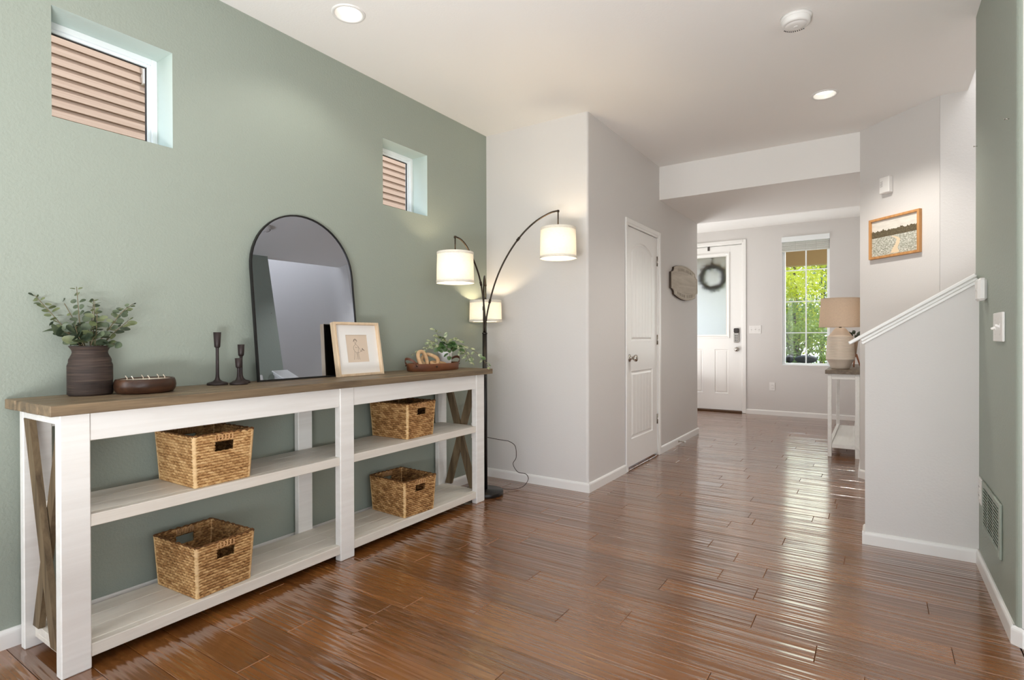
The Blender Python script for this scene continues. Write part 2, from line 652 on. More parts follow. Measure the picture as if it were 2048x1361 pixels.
# outer shell behind the camera: rear and side walls, with assumed openings for the fill lights
mb = MB()
panel_wall(mb, [-.2, .1, 5.4, 6], [0, .12, 2.5, ZC], {(1, 1)}, lambda u, v, d: (u, d, v), -4, -4.15, 0, 0)
tag(mb.build('wall_rear', M_GREY), kind='structure')
mb = MB()
panel_wall(mb, [-4.15, -2.6, .3, YR], [0, .3, 2.5, ZC], {(1, 1)}, lambda u, v, d: (d, u, v), 6, 6.15)
mb.box(6, 6.15, YR, YSB + .15, 0, 5)
tag(mb.build('wall_side', M_GREY), kind='structure')

# ceilings, with round openings for the two recessed lamps
CANS = [(.428, 1.864), (2.337, 4.25)]


def holed_rect(mb, x0, x1, y0, y1, z, c, r, n=24, s=.12):
    cx, cy = c
    sq = []
    for k in range(n):
        a = 2 * PI * k / n + PI / 4
        dx, dy = math.cos(a), math.sin(a)
        q = s / max(abs(dx), abs(dy))
        sq.append((cx + dx * q, cy + dy * q, z))
    ci = [(cx + r * math.cos(2 * PI * k / n + PI / 4), cy + r * math.sin(2 * PI * k / n + PI / 4), z) for k in range(n)]
    mb.add(sq + ci, [(k, (k + 1) % n, n + (k + 1) % n, n + k) for k in range(n)])
    for (a, b, d, e) in ((x0, cx - s, y0, y1), (cx + s, x1, y0, y1), (cx - s, cx + s, y0, cy - s), (cx - s, cx + s, cy + s, y1)):
        mb.add([(a, d, z), (b, d, z), (b, e, z), (a, e, z)], [(0, 1, 2, 3)])


mb = MB()
holed_rect(mb, -.18, XR, -4.15, YE + .12, ZC, CANS[0], .066)
mb.add([(XR, -4.15, ZC), (6.15, -4.15, ZC), (6.15, YR + .01, ZC), (XR, YR + .01, ZC)], [(0, 1, 2, 3)])
holed_rect(mb, XC - .13, XR, YE + .12, YB + .1, ZC, CANS[1], .066)
mb.box(XR, XR + .08, YE - .0, YSB + .05, ZC, 5)           # stairwell opening edge
ceil = mb.build('ceiling', M_CEIL, fix=False)
tag(ceil, kind='structure')
mb = MB()
mb.box(-.2, 6.2, -4.2, YE + .2, ZC + .12, ZC + .3)
mb.box(-.65, XR + .1, YE, YF + .2, ZC + .12, ZC + .3)
mb.build('roof_deck', M_CEIL, ceil)
mb = MB()
mb.box(XC - .1, S0[0] + .1, YB, YC, ZS, ZC + .02)
mb.build('soffit', M_CEIL, ceil)
mb = MB()
mb.box(-.62, S0[0] + .12, YC - .06, YF + .15, ZFOY, ZFOY + .06)
mb.build('foyer_ceiling', M_CEIL, ceil)
mb = MB()
mb.box(2.4, 6.2, YH, YSB + .2, 5, 5.1)
st = mb.build('ceiling_stairwell', M_CEIL)
tag(st, kind='structure')

# ------------------------------------------------------------------ floor: single hardwood planks
floor_b = MB()
floor_b.box(-.65, 6.2, -4.2, YF + .2, -.10, -.0128)
floor = floor_b.build('floor', M_SUBFLOOR)
tag(floor, kind='structure')
PW = .1247


def plank_rows():
    y = -4.0 + (2.150 + 4.0) % PW - PW
    while y < YF + .1:
        yc = y + PW / 2
        if yc < YE + .06: x0 = .0
        elif yc < YC - .02: x0 = XC - .11
        else: x0 = -.45
        x1 = XR + .01
        yield y, x0, x1
        y += PW


def plank_box(mb, x0, x1, y0, y1, worn):
    g = .0007
    mb.box(x0 + g, x1 - g, y0 + g, y1 - g, -.0126, 0, .0016, 0,
           mib=lambda ax, a, d: (1 if (ax == 1 and d == 1 and worn) else (2 if ax == 2 else 0)))


stuff = MB()
cuts = {}
prev_off = 0
for y, x0, x1 in plank_rows():
    rnd = random.Random(int(y * 1000) + 5)
    x = x0 - rnd.uniform(0, .9)
    while x < x1:
        ln = rnd.choice((.62, .78, .92, 1.05, 1.2)) + rnd.uniform(-.05, .05)
        a, b = max(x, x0), min(x + ln, x1)
        x += ln
        if b - a < .03:
            continue
        if b > x1 - .12: b, x = x1, x1 + 1
        if y + PW < .02:
            plank_box(stuff, a, b, y, y + PW, False)
            continue
        pb = MB()
        worn = rnd.random() < .45
        plank_box(pb, a - (a + b) / 2, b - (a + b) / 2, -PW / 2, PW / 2, worn)
        pb.build('plank', [M_PLANK, M_PLANK_WORN, M_PLANK_SIDE], floor, loc=((a + b) / 2, y + PW / 2, 0), fix=False)
    if y < YR:
        x = XR + .012
        while x < 6:
            ln = rnd.uniform(.7, 1.2)
            plank_box(stuff, x, min(x + ln, 6), y, y + PW, False)
            x += ln
o = stuff.build('plank_field', [M_PLANK, M_PLANK_WORN, M_PLANK_SIDE], floor, fix=False)
o['kind'] = 'stuff'


# ------------------------------------------------------------------ baseboards
def strip(mb, p0, p1, nrm, h=.068, t=.013, e0=0., e1=0.):
    p0, p1, nrm = Vector(p0), Vector(p1), Vector(nrm).normalized()
    d = (p1 - p0).normalized()
    p0, p1 = p0 - d * e0, p1 + d * e1
    prof = [(0, 0), (t, 0), (t, h - .016), (t * .92, h - .010), (t * .7, h - .004), (t * .4, h), (0, h)]
    vs = []
    for p in (p0, p1):
        for a, z in prof:
            q = p + nrm * a
            vs.append((q.x, q.y, z))
    n = len(prof)
    mb.add(vs, [(k, (k + 1) % n, n + (k + 1) % n, n + k) for k in range(n)] + [tuple(range(n)), tuple(range(n, 2 * n))])


def base(name, segs):
    mb = MB()
    for sg in segs:
        strip(mb, *sg[:3], **(sg[3] if len(sg) > 3 else {}))
    tag(mb.build(name, M_TRIM), kind='structure')


base('baseboard_left', [((0, -4), (0, YE), (1, 0))])
base('baseboard_end', [((0, YE), (XC - .004, YE), (0, -1), dict(e1=.013))])
base('baseboard_closet', [((XC, YE + .004), (XC, 4.305), (1, 0), dict(e0=.013)), ((XC, 5.192), (XC, YC - .004), (1, 0), dict(e1=.013)), ((XC, YC), (-.4, YC), (0, 1), dict(e0=.0))])
base('baseboard_front', [((1.036, YF), (S0[0], YF), (0, -1)), ((-.45, YF), (-.032, YF), (0, -1))])
base('baseboard_foyer', [((S0[0], S0[1]), (S0[0], YF), (-1, 0), dict(e0=.01)), ((S0[0], S0[1]), S1, (-nx, -ny), dict(e0=.005))])
base('baseboard_half', [((XH, YH), (XR, YH), (0, -1), dict(e0=.013)), ((XH, YH), (XH, YH + .12), (-1, 0), dict(e0=.012, e1=.012))])
base('baseboard_right', [((XR, YH), (XR, YR + .02), (-1, 0), dict(e1=.0054)), ((XR, YR + .02), (XR + .02, YR), (-1, -1), dict(e0=.0054, e1=.0054)), ((XR + .02, YR), (6, YR), (0, -1), dict(e0=.0054))])

# stairs behind the half wall
sr = root('stairs', loc=(2.66, 3.66, 0))
M_CARPET = Mat('stair carpet', (190, 182, 170), .95).m
for k in range(11):
    mb = MB()
    mb.box(.28 * k, .28 * k + .30, 0, 1.03, 0 if k < 1 else .178 * k - .02, .178 * (k + 1), .006)
    mb.build('step', M_CARPET, sr)


# ------------------------------------------------------------------ the two square windows and the far window
def small_window(name, w, sealw=.006):
    y0, y1, z0, z1 = w[0], w[1], 1.9705, 2.3955
    r = root(name, loc=(-.18, (y0 + y1) / 2, z0))
    cy = (y0 + y1) / 2

    def frame(x0, x1, a, wdt, mat, nm, par):
        mb = MB()
        Y0, Y1, Z0, Z1 = y0 + a - cy, y1 - a - cy, a, z1 - z0 - a
        mb.box(x0, x1, Y0, Y0 + wdt, Z0, Z1, .002)
        mb.box(x0, x1, Y1 - wdt, Y1, Z0, Z1, .002)
        mb.box(x0, x1, Y0 + wdt, Y1 - wdt, Z0, Z0 + wdt, .002)
        mb.box(x0, x1, Y0 + wdt, Y1 - wdt, Z1 - wdt, Z1, .002)
        return mb.build(nm, mat, par)
    fr = frame(.0, .042, .0, .024, M_VINYL, 'window_frame', r)
    frame(.004, .030, .024, .013, M_VINYL, 'glazing_bead', fr)
    frame(.010, .022, .037, .004, M_DARKSEAL, 'seal', fr)
    mb = MB()
    mb.box(.014, .018, y0 + .040 - cy, y1 - .040 - cy, .040, z1 - z0 - .040)
    mb.build('pane', M_GLASS, r)


small_window('window_1', WA)
small_window('window_2', WB)

# far foyer window: frame, eight panes, muntins
x0, x1, z0, z1 = WF
wr = root('window_3', loc=((x0 + x1) / 2, YF, z0))
cx = (x0 + x1) / 2
mb = MB()
for (a, b, c, d) in ((x0, x0 + .034, z0, z1), (x1 - .034, x1, z0, z1), (x0 + .034, x1 - .034, z0, z0 + .03), (x0 + .034, x1 - .034, z1 - .034, z1)):
    mb.box(a - cx, b - cx, .045, .105, c - z0, d - z0, .003)
mb.build('window_frame', M_VINYL, wr)
mb = MB()
mb.box(x0 - cx + .002, x1 - cx - .002, .0, .045, 0, .010, .002)
mb.build('sill_board', M_VINYL, wr)
gx0, gx1, gz0, gz1 = x0 + .034, x1 - .034, z0 + .03, z1 - .034
zc = [gz0, 1.171, 1.609, 2.046, gz1]
mx_ = 1.806
for zz in zc[1:-1]:
    mb = MB()
    mb.box(gx0 - cx, gx1 - cx, .058, .068, zz - .007 - z0, zz + .007 - z0, .002)
    mb.build('muntin', M_VINYL, wr)
mb = MB()
mb.box(mx_ - .008 - cx, mx_ + .008 - cx, .0575, .0685, gz0 - z0, gz1 - z0, .002)
mb.build('muntin', M_VINYL, wr)
for k in range(4):
    for (a, b) in ((gx0, mx_), (mx_, gx1)):
        mb = MB()
        mb.box(a - cx, b - cx, .0705, .0745, zc[k] - z0, zc[k + 1] - z0)
        mb.build('pane', M_GLASS, wr)

bl = thing('window_blind', 'white blind pulled up under the head of the far foyer window', 'blind', (cx, YF, 2.45))
mb = MB()
mb.box(x0 - .004 - cx, x1 + .002 - cx, -.02, .035, -.008, .066, .004)
mb.build('headrail', M_VINYL, bl)
mb = MB()
for k in range(5):
    z = -.012 - k * .026
    mb.box(x0 + .004 - cx - (.006 if k < 5 else 0), x1 - .004 - cx, .0 - .004 * (k % 2), .028, z - .0255, z, .004)
mb.build('folded_slats', M_BLIND, bl)
M_BSHADOW = Mat('blind shadow tone', (205, 204, 198), .8).m  # darker tone for thin strips that paint the blind's vertical shadow marks
for xx in (x0 + .17, cx, x1 - .16):
    mb = MB()
    mb.box(xx - .002 - cx, xx + .002 - cx, -.0065, -.0045, -.14, -.008)
    mb.build('shadow_strip', M_BSHADOW, bl)


# ------------------------------------------------------------------ doors
def casing(mb, u0, u1, v1, w, to3, t=.016):
    """stepped casing around an opening u0..u1, 0..v1"""
    def bx(a, b, c, d, tt, bev=.004):
        p = [to3(a, c, 0), to3(b, d, tt)]
        mb.box(p[0][0], p[1][0], p[0][1], p[1][1], p[0][2], p[1][2], bev)
    for k, (o, tt) in enumerate(((0, t * .6), (.018, t))):
        bx(u0 - w + 0, u0 - o, 0, v1 + w, tt)
        bx(u1 + o, u1 + w, 0, v1 + w, tt)
        bx(u0 - o, u1 + o, v1 + o, v1 + w, tt)


# closet door (door_1): two raised beadboard panels, arched above
d1 = root('door_1', loc=(XC, (DY0 + DY1) / 2, 0))
yc1 = (DY0 + DY1) / 2
mb = MB()
casing(mb, DY0 - yc1 + .004, DY1 - yc1 - .004, DZ1 - .004, .058, lambda u, v, t: (t, u, v))
mb.build('casing', M_TRIM, d1)
mb = MB()
mb.box(-.05, -.034, DY0 - yc1, DY0 - yc1 + .012, 0, DZ1)
mb.box(-.05, -.034, DY1 - yc1 - .012, DY1 - yc1, 0, DZ1)
mb.box(-.05, -.034, DY0 - yc1 + .012, DY1 - yc1 - .012, DZ1 - .012, DZ1)
mb.build('door_stop', M_TRIM, d1)
sy0, sy1, sz0, sz1 = DY0 + .004 - yc1, DY1 - .004 - yc1, .026, DZ1 - .005
FX = -.006            # face of the slab


def door_slab(panels, y0, y1, z0, z1, fx, bx, depth, nseg=10):
    """slab front with recessed panels (each a list of outline points), built as stiles/rails by polygons"""
    import bmesh
    bm = bmesh.new()
    outer = [bm.verts.new((fx, y0, z0)), bm.verts.new((fx, y1, z0)), bm.verts.new((fx, y1, z1)), bm.verts.new((fx, y0, z1))]
    eds = [bm.edges.new((outer[i], outer[(i + 1) % 4])) for i in range(4)]
    rings = []
    for p in panels:
        vs = [bm.verts.new((fx, a, b)) for a, b in p]
        rings.append(vs)
        eds += [bm.edges.new((vs[i], vs[(i + 1) % len(vs)])) for i in range(len(vs))]
    bmesh.ops.triangle_fill(bm, edges=eds, use_beauty=True, use_dissolve=False)
    # delete the fill inside the panels
    for p in panels:
        ys = [q[0] for q in p]; zs = [q[1] for q in p]
        kill = []
        for f in bm.faces:
            c = f.calc_center_median()
            if min(ys) < c.y < max(ys) and min(zs) < c.z < max(zs):
                inside = False
                n = len(p)
                for i in range(n):
                    (ya, za), (yb, zb) = p[i], p[(i + 1) % n]
                    if (za > c.z) != (zb > c.z) and c.y < (yb - ya) * (c.z - za) / (zb - za) + ya:
                        inside = not inside
                if inside:
                    kill.append(f)
        bmesh.ops.delete(bm, geom=kill, context='FACES_ONLY')
    # back and sides
    bv = [bm.verts.new((bx, v.co.y, v.co.z)) for v in outer]
    bm.faces.new(bv)
    for i in range(4):
        bm.faces.new((outer[i], outer[(i + 1) % 4], bv[(i + 1) % 4], bv[i]))
    # moulding slopes around the panels: in then out, then field
    for p, ring in zip(panels, rings):
        cy = sum(q[0] for q in p) / len(p); cz = sum(q[1] for q in p) / len(p)
        prev = ring
        ys = [q[0] for q in p]; zs = [q[1] for q in p]
        hy, hz = (max(ys) - min(ys)) / 2, (max(zs) - min(zs)) / 2
        my, mz = (max(ys) + min(ys)) / 2, (max(zs) + min(zs)) / 2
        for inset, dx in ((.006, -depth), (.020, -depth), (.030, -depth * .35)):
            cur = [bm.verts.new((fx + dx, my + (q[0] - my) * (1 - inset / hy), mz + (q[1] - mz) * (1 - inset / hz))) for q in p]
            for i in range(len(p)):
                j = (i + 1) % len(p)
                bm.faces.new((prev[i], prev[j], cur[j], cur[i]))
            prev = cur
        bm.faces.new(prev)
    bmesh.ops.recalc_face_normals(bm, faces=bm.faces)
    me = bpy.data.meshes.new('slab')
    bm.to_mesh(me)
    bm.free()
    return me


def arch_panel(y0, y1, z0, zs, zp, n=12):
    pts = [(y0, z0), (y1, z0), (y1, zs)]
    for k in range(1, n):
        t = k / n
        pts.append((y1 + (y0 - y1) * t, zs + (zp - zs) * math.sin(PI * t) ** .8))
    pts.append((y0, zs))
    return pts


pu = arch_panel(4.470 - yc1, 5.000 - yc1, 1.083, 1.862, 1.945)
plw = [(4.470 - yc1, .252), (5.000 - yc1, .252), (5.000 - yc1, .828), (4.470 - yc1, .828)]
me = door_slab([pu, plw], sy0, sy1, sz0, sz1, FX, FX - .035, .009)
me.materials.append(M_DOORW)
so = bpy.data.objects.new('slab', me)
COL.objects.link(so)
so.parent = d1
for zz0, zz1 in ((.285, .795), (1.116, 1.85)):                 # bead strips between the grooves
    for k in range(6):
        w = .465 / 6
        a = 4.5025 - yc1 + k * w
        mb = MB()
        mb.box(FX - .0035, FX - .0012, a + .003, a + w - .003, zz0, zz1 + (.028 * math.sin(PI * (k + .5) / 6) if zz0 > 1 else 0), .0015)
        mb.build('bead_strip', M_DOORW, so)
kn = MB()
kn.M = Matrix.Rotation(PI / 2, 4, 'Y')
kn.lathe([(0.0, 0), (.032, 0), (.032, .006), (.022, .011), (.012, .015), (.011, .030), (.018, .038), (.027, .046), (.030, .056), (.027, .066), (.016, .072), (0, .073)], n=24)
kn.build('knob', M_STEEL, d1, loc=(FX, 4.425 - yc1, .942))
for zz in (.345, 1.093, 1.833):
    mb = MB()
    mb.box(FX + .0005, FX + .004, .745 / 2 - .010, .745 / 2 + .012, -.046, .046, .001)
    mb.tube([(FX + .008, .745 / 2 + .012, -.048), (FX + .008, .745 / 2 + .012, .048)], .006, 8)
    mb.build('hinge', M_STEEL, d1, loc=(0, 0, zz))
mb = MB()
mb.box(-.10, .006, DY0 - yc1, DY1 - yc1, 0.0002, .008, .003)
mb.build('threshold', M_PLANK, d1)

# front door (door_2)
d2 = root('door_2', loc=((DX0 + DX1) / 2, YF, 0))
xc2 = (DX0 + DX1) / 2
mb = MB()
casing(mb, DX0 + .004 - xc2, DX1 - .004 - xc2, DFZ - .002, .062, lambda u, v, t: (u, -t, v))
mb.build('casing', M_TRIM, d2)


def rect(a, b, c, d):
    return [(a, c), (b, c), (b, d), (a, d)]


# built in (y, z) then turned to face -y
DL = .505
p_r = rect(.593 - DL, .786 - DL, .275, .932)
p_l = rect(.224 - DL, .417 - DL, .275, .932)
hole = rect(.226 - DL, .784 - DL, 1.120, 2.345)
me = door_slab([p_l, p_r, hole], .036 - DL, .976 - DL, .03, 2.472, 0, -.04, .008)
# turn: (x, y, z) -> (y, -x, z) puts the face toward -y
me.transform(Matrix(((0, 1, 0, 0), (-1, 0, 0, 0), (0, 0, 1, 0), (0, 0, 0, 1))))
# cut the glazed field out of the slab
import bmesh
bm = bmesh.new()
bm.from_mesh(me)
kill = [f for f in bm.faces if (f.calc_center_median().z > 1.14 and f.calc_center_median().z < 2.33 and abs(f.calc_center_median().x) < .25 and f.calc_area() > .3 and f.calc_center_median().y < .03)]
back = [f for f in bm.faces if f.calc_area() > 2]
bmesh.ops.delete(bm, geom=list(set(kill + back)), context='FACES_ONLY')
bm.to_mesh(me)
bm.free()
me.materials.append(M_DOORW)
so = bpy.data.objects.new('slab', me)
COL.objects.link(so)
so.parent = d2
so.location = (DL - xc2, .014, 0)
mb = MB()
for (a, b, c, d) in ((.202, .226, 1.096, 2.369), (.784, .808, 1.096, 2.369), (.226, .784, 1.096, 1.120), (.226, .784, 2.345, 2.369)):
    mb.box(a - xc2, b - xc2, .000, .02, c, d, .004)
mb.build('glass_frame', M_DOORW, d2)
mb = MB()
mb.box(.20 - xc2, .81 - xc2, .030, .037, 1.10, 2.365)
mb.build('glass_pane', M_FROST, d2)
mb = MB()
mb.box(.036 - xc2, .976 - xc2, .050, .054, .03, 1.095)
mb.box(.036 - xc2, .976 - xc2, .050, .054, 2.37, 2.472)
mb.box(.036 - xc2, .202 - xc2, .050, .054, 1.095, 2.37)
mb.box(.808 - xc2, .976 - xc2, .050, .054, 1.095, 2.37)
mb.build('back_skin', M_DOORW, d2)
mb = MB()
mb.M = Matrix.Rotation(PI / 2, 4, 'X')
mb.lathe([(0, 0), (.033, 0), (.033, .006), (.024, .011), (.012, .014), (.011, .028), (.02, .036), (.028, .046), (.030, .055), (.026, .064), (.014, .070), (0, .071)], n=24)
mb.build('knob', M_STEEL, d2, loc=(.908 - xc2, .013, .934))
lk = MB()
lk.box(-.036, .036, -.030, 0, -.105, .045, .012)
lko = lk.build('keypad_lock', Mat('satin silver', (188, 186, 182), .3, .9).m, d2, loc=(.904 - xc2, .013, 1.137))
lk = MB()
lk.box(-.037, .037, -.032, 0, .04, .106, .010)
lk.build('lock_cover', Mat('dark lock cover', (52, 48, 46), .3).m, lko)
lk = MB()
for r_ in range(4):
    for c_ in range(2):
        lk.box(-.018 + c_ * .022, -.004 + c_ * .022, -.0335, -.029, -.085 + r_ * .026, -.068 + r_ * .026, .003)
lk.build('keypad_buttons', M_SLOT, lko)
mb = MB()
mb.box(DX0 - xc2, DX1 - xc2, -.02, .17, 0.0003, .028, .004)
mb.build('threshold', Mat('bronze sill', (98, 74, 56), .4, .5).m, d2)

# wreath on the outside of the glass, strap over the door
wt = thing('door_wreath', 'twiggy wreath behind the frosted glass of the front door', 'wreath', (.535, YF + .120, 2.02))
mb = MB()
ringpts = [(.165 * math.cos(a), 0, .165 * math.sin(a)) for a in np.linspace(0, 2 * PI, 41)]
mb.tube(ringpts, .030, 8, caps=False)
mb.build('twig_ring', Mat('dark twigs', (112, 102, 88), .9).m, wt)
mb = MB()
for k in range(420):
    a = rng.uniform(0, 2 * PI)
    rr = rng.normal(.165, .018)
    p = Vector((rr * math.cos(a), rng.normal(0, .018), rr * math.sin(a)))
    d = Vector((math.cos(a) * rng.normal(.3, .8) - math.sin(a) * .8, rng.normal(0, .5), math.sin(a) * rng.normal(.3, .8) + math.cos(a) * .8)).normalized()
    w = d.cross(Vector((0, 1, 0))).normalized() * .008
    e = p + d * rng.uniform(.04, .085)
    mid = (p + e) / 2
    mb.add([tuple(p), tuple(mid + w), tuple(e), tuple(mid - w)], [(0, 1, 2, 3)])
o = mb.build('twig_leaves', M_WREATH, wt, fix=False)
o['kind'] = 'stuff'
mb = MB()
mb.box(-.012, .012, -.015, -.012, .15, .47)
mb.build('strap', Mat('strap', (120, 116, 106), .7).m, wt)
hk = thing('wreath_hanger', 'small dark hook over the top edge of the front door', 'hook', (.507, YF + .010, 2.478))
mb = MB()
mb.box(-.016, .016, -.004, .0, -.062, -.004, .001)
mb.box(-.016, .016, -.004, .05, -.004, .0, .001)
mb.build('hook_plate', Mat('dark hook', (70, 64, 58), .5).m, hk)


# ------------------------------------------------------------------ long console table
TH = .0101
ZT = .904
tb = thing('console_table', 'long white farmhouse console with brown plank top against the green wall', 'table', (.4085, .69, 0), TH)
BX = -.385
LY = [(0, .085), (1.138, 1.226), (2.277, 2.366)]
for k in range(4):
    w = (.03 - BX) / 4
    mb = MB()
    mb.box(BX + w * k + .0004, BX + w * (k + 1) - .0004, -.036 + .002 * (k % 2), 2.428 - .002 * (k % 2), ZT - .035, ZT, .0022)
    mb.build('top_board', M_TOPWOOD, tb)
for (a, b) in LY:
    mb = MB()
    mb.box(-.042, 0, a, b, 0, ZT - .0352, .003)
    mb.build('leg', M_WHITEWOOD, tb)
    mb = MB()
    mb.box(-.367, -.333, a, b, 0, ZT - .0352, .003)
    mb.build('leg', M_WHITEWOOD, tb)
for k in range(2):
    a, b = LY[k][1] + .0005, LY[k + 1][0] - .0005
    mb = MB()
    mb.box(-.030, -.006, a, b, .773, ZT - .0352, .002)
    mb.build('apron', M_WHITEWOOD, tb)
    mb = MB()
    mb.box(-.360, -.338, a, b, .793, ZT - .0352, .002)
    mb.build('apron', M_WHITEWOOD, tb)
    for (z0_, z1_) in ((.480, .522), (.036, .080)):
        up_ = z0_ > .2
        s0_ = a - ((.0205 if up_ else .055) if k == 0 else .0445)
        e0_ = b + (.0445 if k == 0 else (.0205 if up_ else .055))
        mb = MB()
        # three boards per shelf with a proud front edge
        for q in range(3):
            xa, xb = -.332 + q * .0965, -.332 + (q + 1) * .0965 - .0006
            mb.box(xa, xb, s0_ + .0, e0_ - .0, z0_ + .018, z1_, .0015)
        mb.box(-.043, -.005, a, b, z0_, z1_, .002)
        mb.box(-.332, -.044, s0_, e0_, z0_, z0_ + .0175, .001)
        mb.build('shelf', M_SHELFWOOD, tb)
for (a, b, sgn) in ((0, .085, 0), (2.277, 2.366, 1)):
    ym = (a + b) / 2 + (.0205 if sgn else -.0205)
    mb = MB()
    mb.box(-.333, -.042, ym - .021, ym + .021, ZT - .068, ZT - .0352, .002)
    mb.build('side_rail', M_WHITEWOOD, tb)
    # crossed braces in the end frame
    xa, xb, za, zb = -.331, -.044, .081, ZT - .069
    for (p, q, off) in (((xa, zb), (xb, za), -.011), ((xa, za), (xb, zb), .011)):
        dx, dz = q[0] - p[0], q[1] - p[1]
        ln = math.hypot(dx, dz)
        ux, uz = dx / ln, dz / ln
        w = .025
        # parallelogram clipped by the rails: ends cut horizontally
        hx = w / abs(uz)
        s1 = 1 if dx > 0 else -1
        poly = [(p[0], p[1]), (p[0] + 2 * hx, p[1]), (q[0], q[1]), (q[0] - 2 * hx, q[1])]
        mb = MB()
        mb.prism(poly, lambda u, v, d: (u, d, v), ym + off - .0098, ym + off + .0098)
        mb.build('cross_brace', M_XWOOD, tb)


def TL(x, y, z=0):
    """table-local to world"""
    c, s_ = math.cos(TH), math.sin(TH)
    return (.4085 + x * c - y * s_, .69 + x * s_ + y * c, z)


# ------------------------------------------------------------------ woven baskets
def basket_mat():
    M = Mat('woven water hyacinth', (178, 140, 92), .7, spec=.25)
    at = M.n('ShaderNodeAttribute')
    at.attribute_name = 'strand'
    co = M.coord((1, 1, 1), 'obj', rand=6)
    nz = M.noise(co, 120, 3, .6)
    ad = M.n('ShaderNodeMath', operation='MULTIPLY_ADD')
    M.l(nz, ad.inputs[0])
    ad.inputs[1].default_value = .6
    M.l(at.outputs['Fac'], ad.inputs[2])
    M.color(M.ramp(ad.outputs[0], [(.28, (92, 60, 32)), (.55, (158, 116, 70)), (.8, (204, 166, 114)), (1.0, (222, 190, 142))]))
    M.bump(M.noise(M.coord((1, 1, 1), 'obj'), 420, 2, .5), .3, .001)
    return M.m


M_BASK = basket_mat()


def make_basket(seed=1, base_=.42, var=.28, rowh=.0115, seg=.026):
    """tapered box of twisted strands; front faces +x; local origin at bottom centre"""
    r = np.random.default_rng(seed)
    H = .207
    bw, bd, tw, td = .228, .280, .252, .304          # bottom/top width (y) and depth (x)
    rows = int(H / rowh)
    sub = 4
    nz = rows * sub
    sides = [('f', 'y'), ('r', 'x'), ('b', 'y'), ('l', 'x')]
    vs, fs, sv = [], [], []
    cyc = []

    def corner(t, k):
        w = (bw + (tw - bw) * t) / 2
        d = (bd + (td - bd) * t) / 2
        return [(d, -w), (d, w), (-d, w), (-d, -w)][k]
    per = [0]
    na = [44, 56, 44, 56]
    ncol = sum(na)
    strand_rand = r.random((rows, 80))
    for j in range(nz + 1):
        t = j / nz
        z = H * t
        col = 0
        for k in range(4):
            a, b = corner(t, k), corner(t, (k + 1) % 4)
            nrm = [(1, 0), (0, 1), (-1, 0), (0, -1)][k]
            ln = math.hypot(b[0] - a[0], b[1] - a[1])
            for i in range(na[k]):
                u = i / na[k]
                s_ = u * ln
                row = min(int(j / sub), rows - 1)
                fv = (j / sub) - row
                ph = s_ / seg + .5 * (row % 2) + .55 * (fv - .5) + k * .31
                q = ph - math.floor(ph)
                dd = .0062 * (math.sin(PI * q) ** .7) * (math.sin(PI * min(max(fv, .0), 1.0)) ** .5 if sub > 1 else 1)
                ed = min(u, 1 - u) * ln
                if ed < .006:
                    dd = .0035
                if j == nz or j == 0:
                    dd = .003
                x = a[0] + (b[0] - a[0]) * u + nrm[0] * dd
                y = a[1] + (b[1] - a[1]) * u + nrm[1] * dd
                vs.append((x, y, z))
                si = int(math.floor(ph)) + k * 17
                sv.append(base_ + var * (strand_rand[row, si % 80] - .5) + (.25 if ed < .006 else 0) - (.25 if (dd < .0015) else 0))  # creases between strands darkened in the colour, standing in for shade
                col += 1
    hole_z = (.135, .172)
    for j in range(nz):
        zc_ = H * (j + .5) / nz
        c0 = 0
        for k in range(4):
            for i in range(na[k]):
                u = (i + .5) / na[k]
                if k in (0, 2) and abs(u - .5) < .155 and hole_z[0] < zc_ < hole_z[1]:
                    continue
                a = c0 + i
                b = (c0 + i + 1) % ncol
                fs.append((j * ncol + a, j * ncol + b, (j + 1) * ncol + b, (j + 1) * ncol + a))
            c0 += na[k]
    me = bpy.data.meshes.new('basket_body')
    me.from_pydata(vs, [], fs)
    me.materials.append(M_BASK)
    at = me.attributes.new('strand', 'FLOAT', 'POINT')
    at.data.foreach_set('value', sv)
    me.polygons.foreach_set('use_smooth', [True] * len(fs))
    me.update()
    return me


bodies = [make_basket(1, .44, .28), make_basket(2, .39, .30), make_basket(3, .345, .32)]
_bm = MB()
_bm.box(-.138, .138, -.112, .112, .001, .008)
bottom_me = _bm.build('basket_bottom', M_BASK)
wr_mb = MB()
for k in range(11):
    y = -.036 + k * .0072
    wr_mb.tube([(.0055, y, -.011), (.0075, y + (.005 if k % 2 else -.005), 0), (.0055, y, .012), (-.0065, y, .013), (-.0075, y, -.010), (.0055, y, -.011)], .0022, 5, caps=False)
wrap_me = wr_mb.build('handle_wrap', Mat('wrapped straw', (196, 152, 106), .7).m)
rim_mb = MB()
for (a, b) in (((.152, -.126), (.152, .126)), ((.152, .126), (-.152, .126)), ((-.152, .126), (-.152, -.126)), ((-.152, -.126), (.152, -.126))):
    n_ = 26
    pts = []
    for i in range(n_ + 1):
        t = i / n_
        pts.append((a[0] + (b[0] - a[0]) * t, a[1] + (b[1] - a[1]) * t, .207 + .0015 * math.sin(i * 2.1)))
    rim_mb.tube(pts, [.0045 + .0012 * math.sin(i * 1.7) for i in range(n_ + 1)], 6)
rim_me = rim_mb.build('rim', M_BASK)
BASKETS = [(-.029 - .14, .558, .523, 0, 0, 'light woven basket on the upper left shelf of the white console'),
           (-.032 - .14, .556, .081, .05, 1, 'light woven basket on the lower left shelf of the white console'),
           (-.055 - .14, 1.780, .523, .02, 2, 'darker woven basket on the upper right shelf of the white console'),
           (-.020 - .14, 1.742, .081, -.07, 2, 'darker woven basket on the lower right shelf of the white console')]
first = True
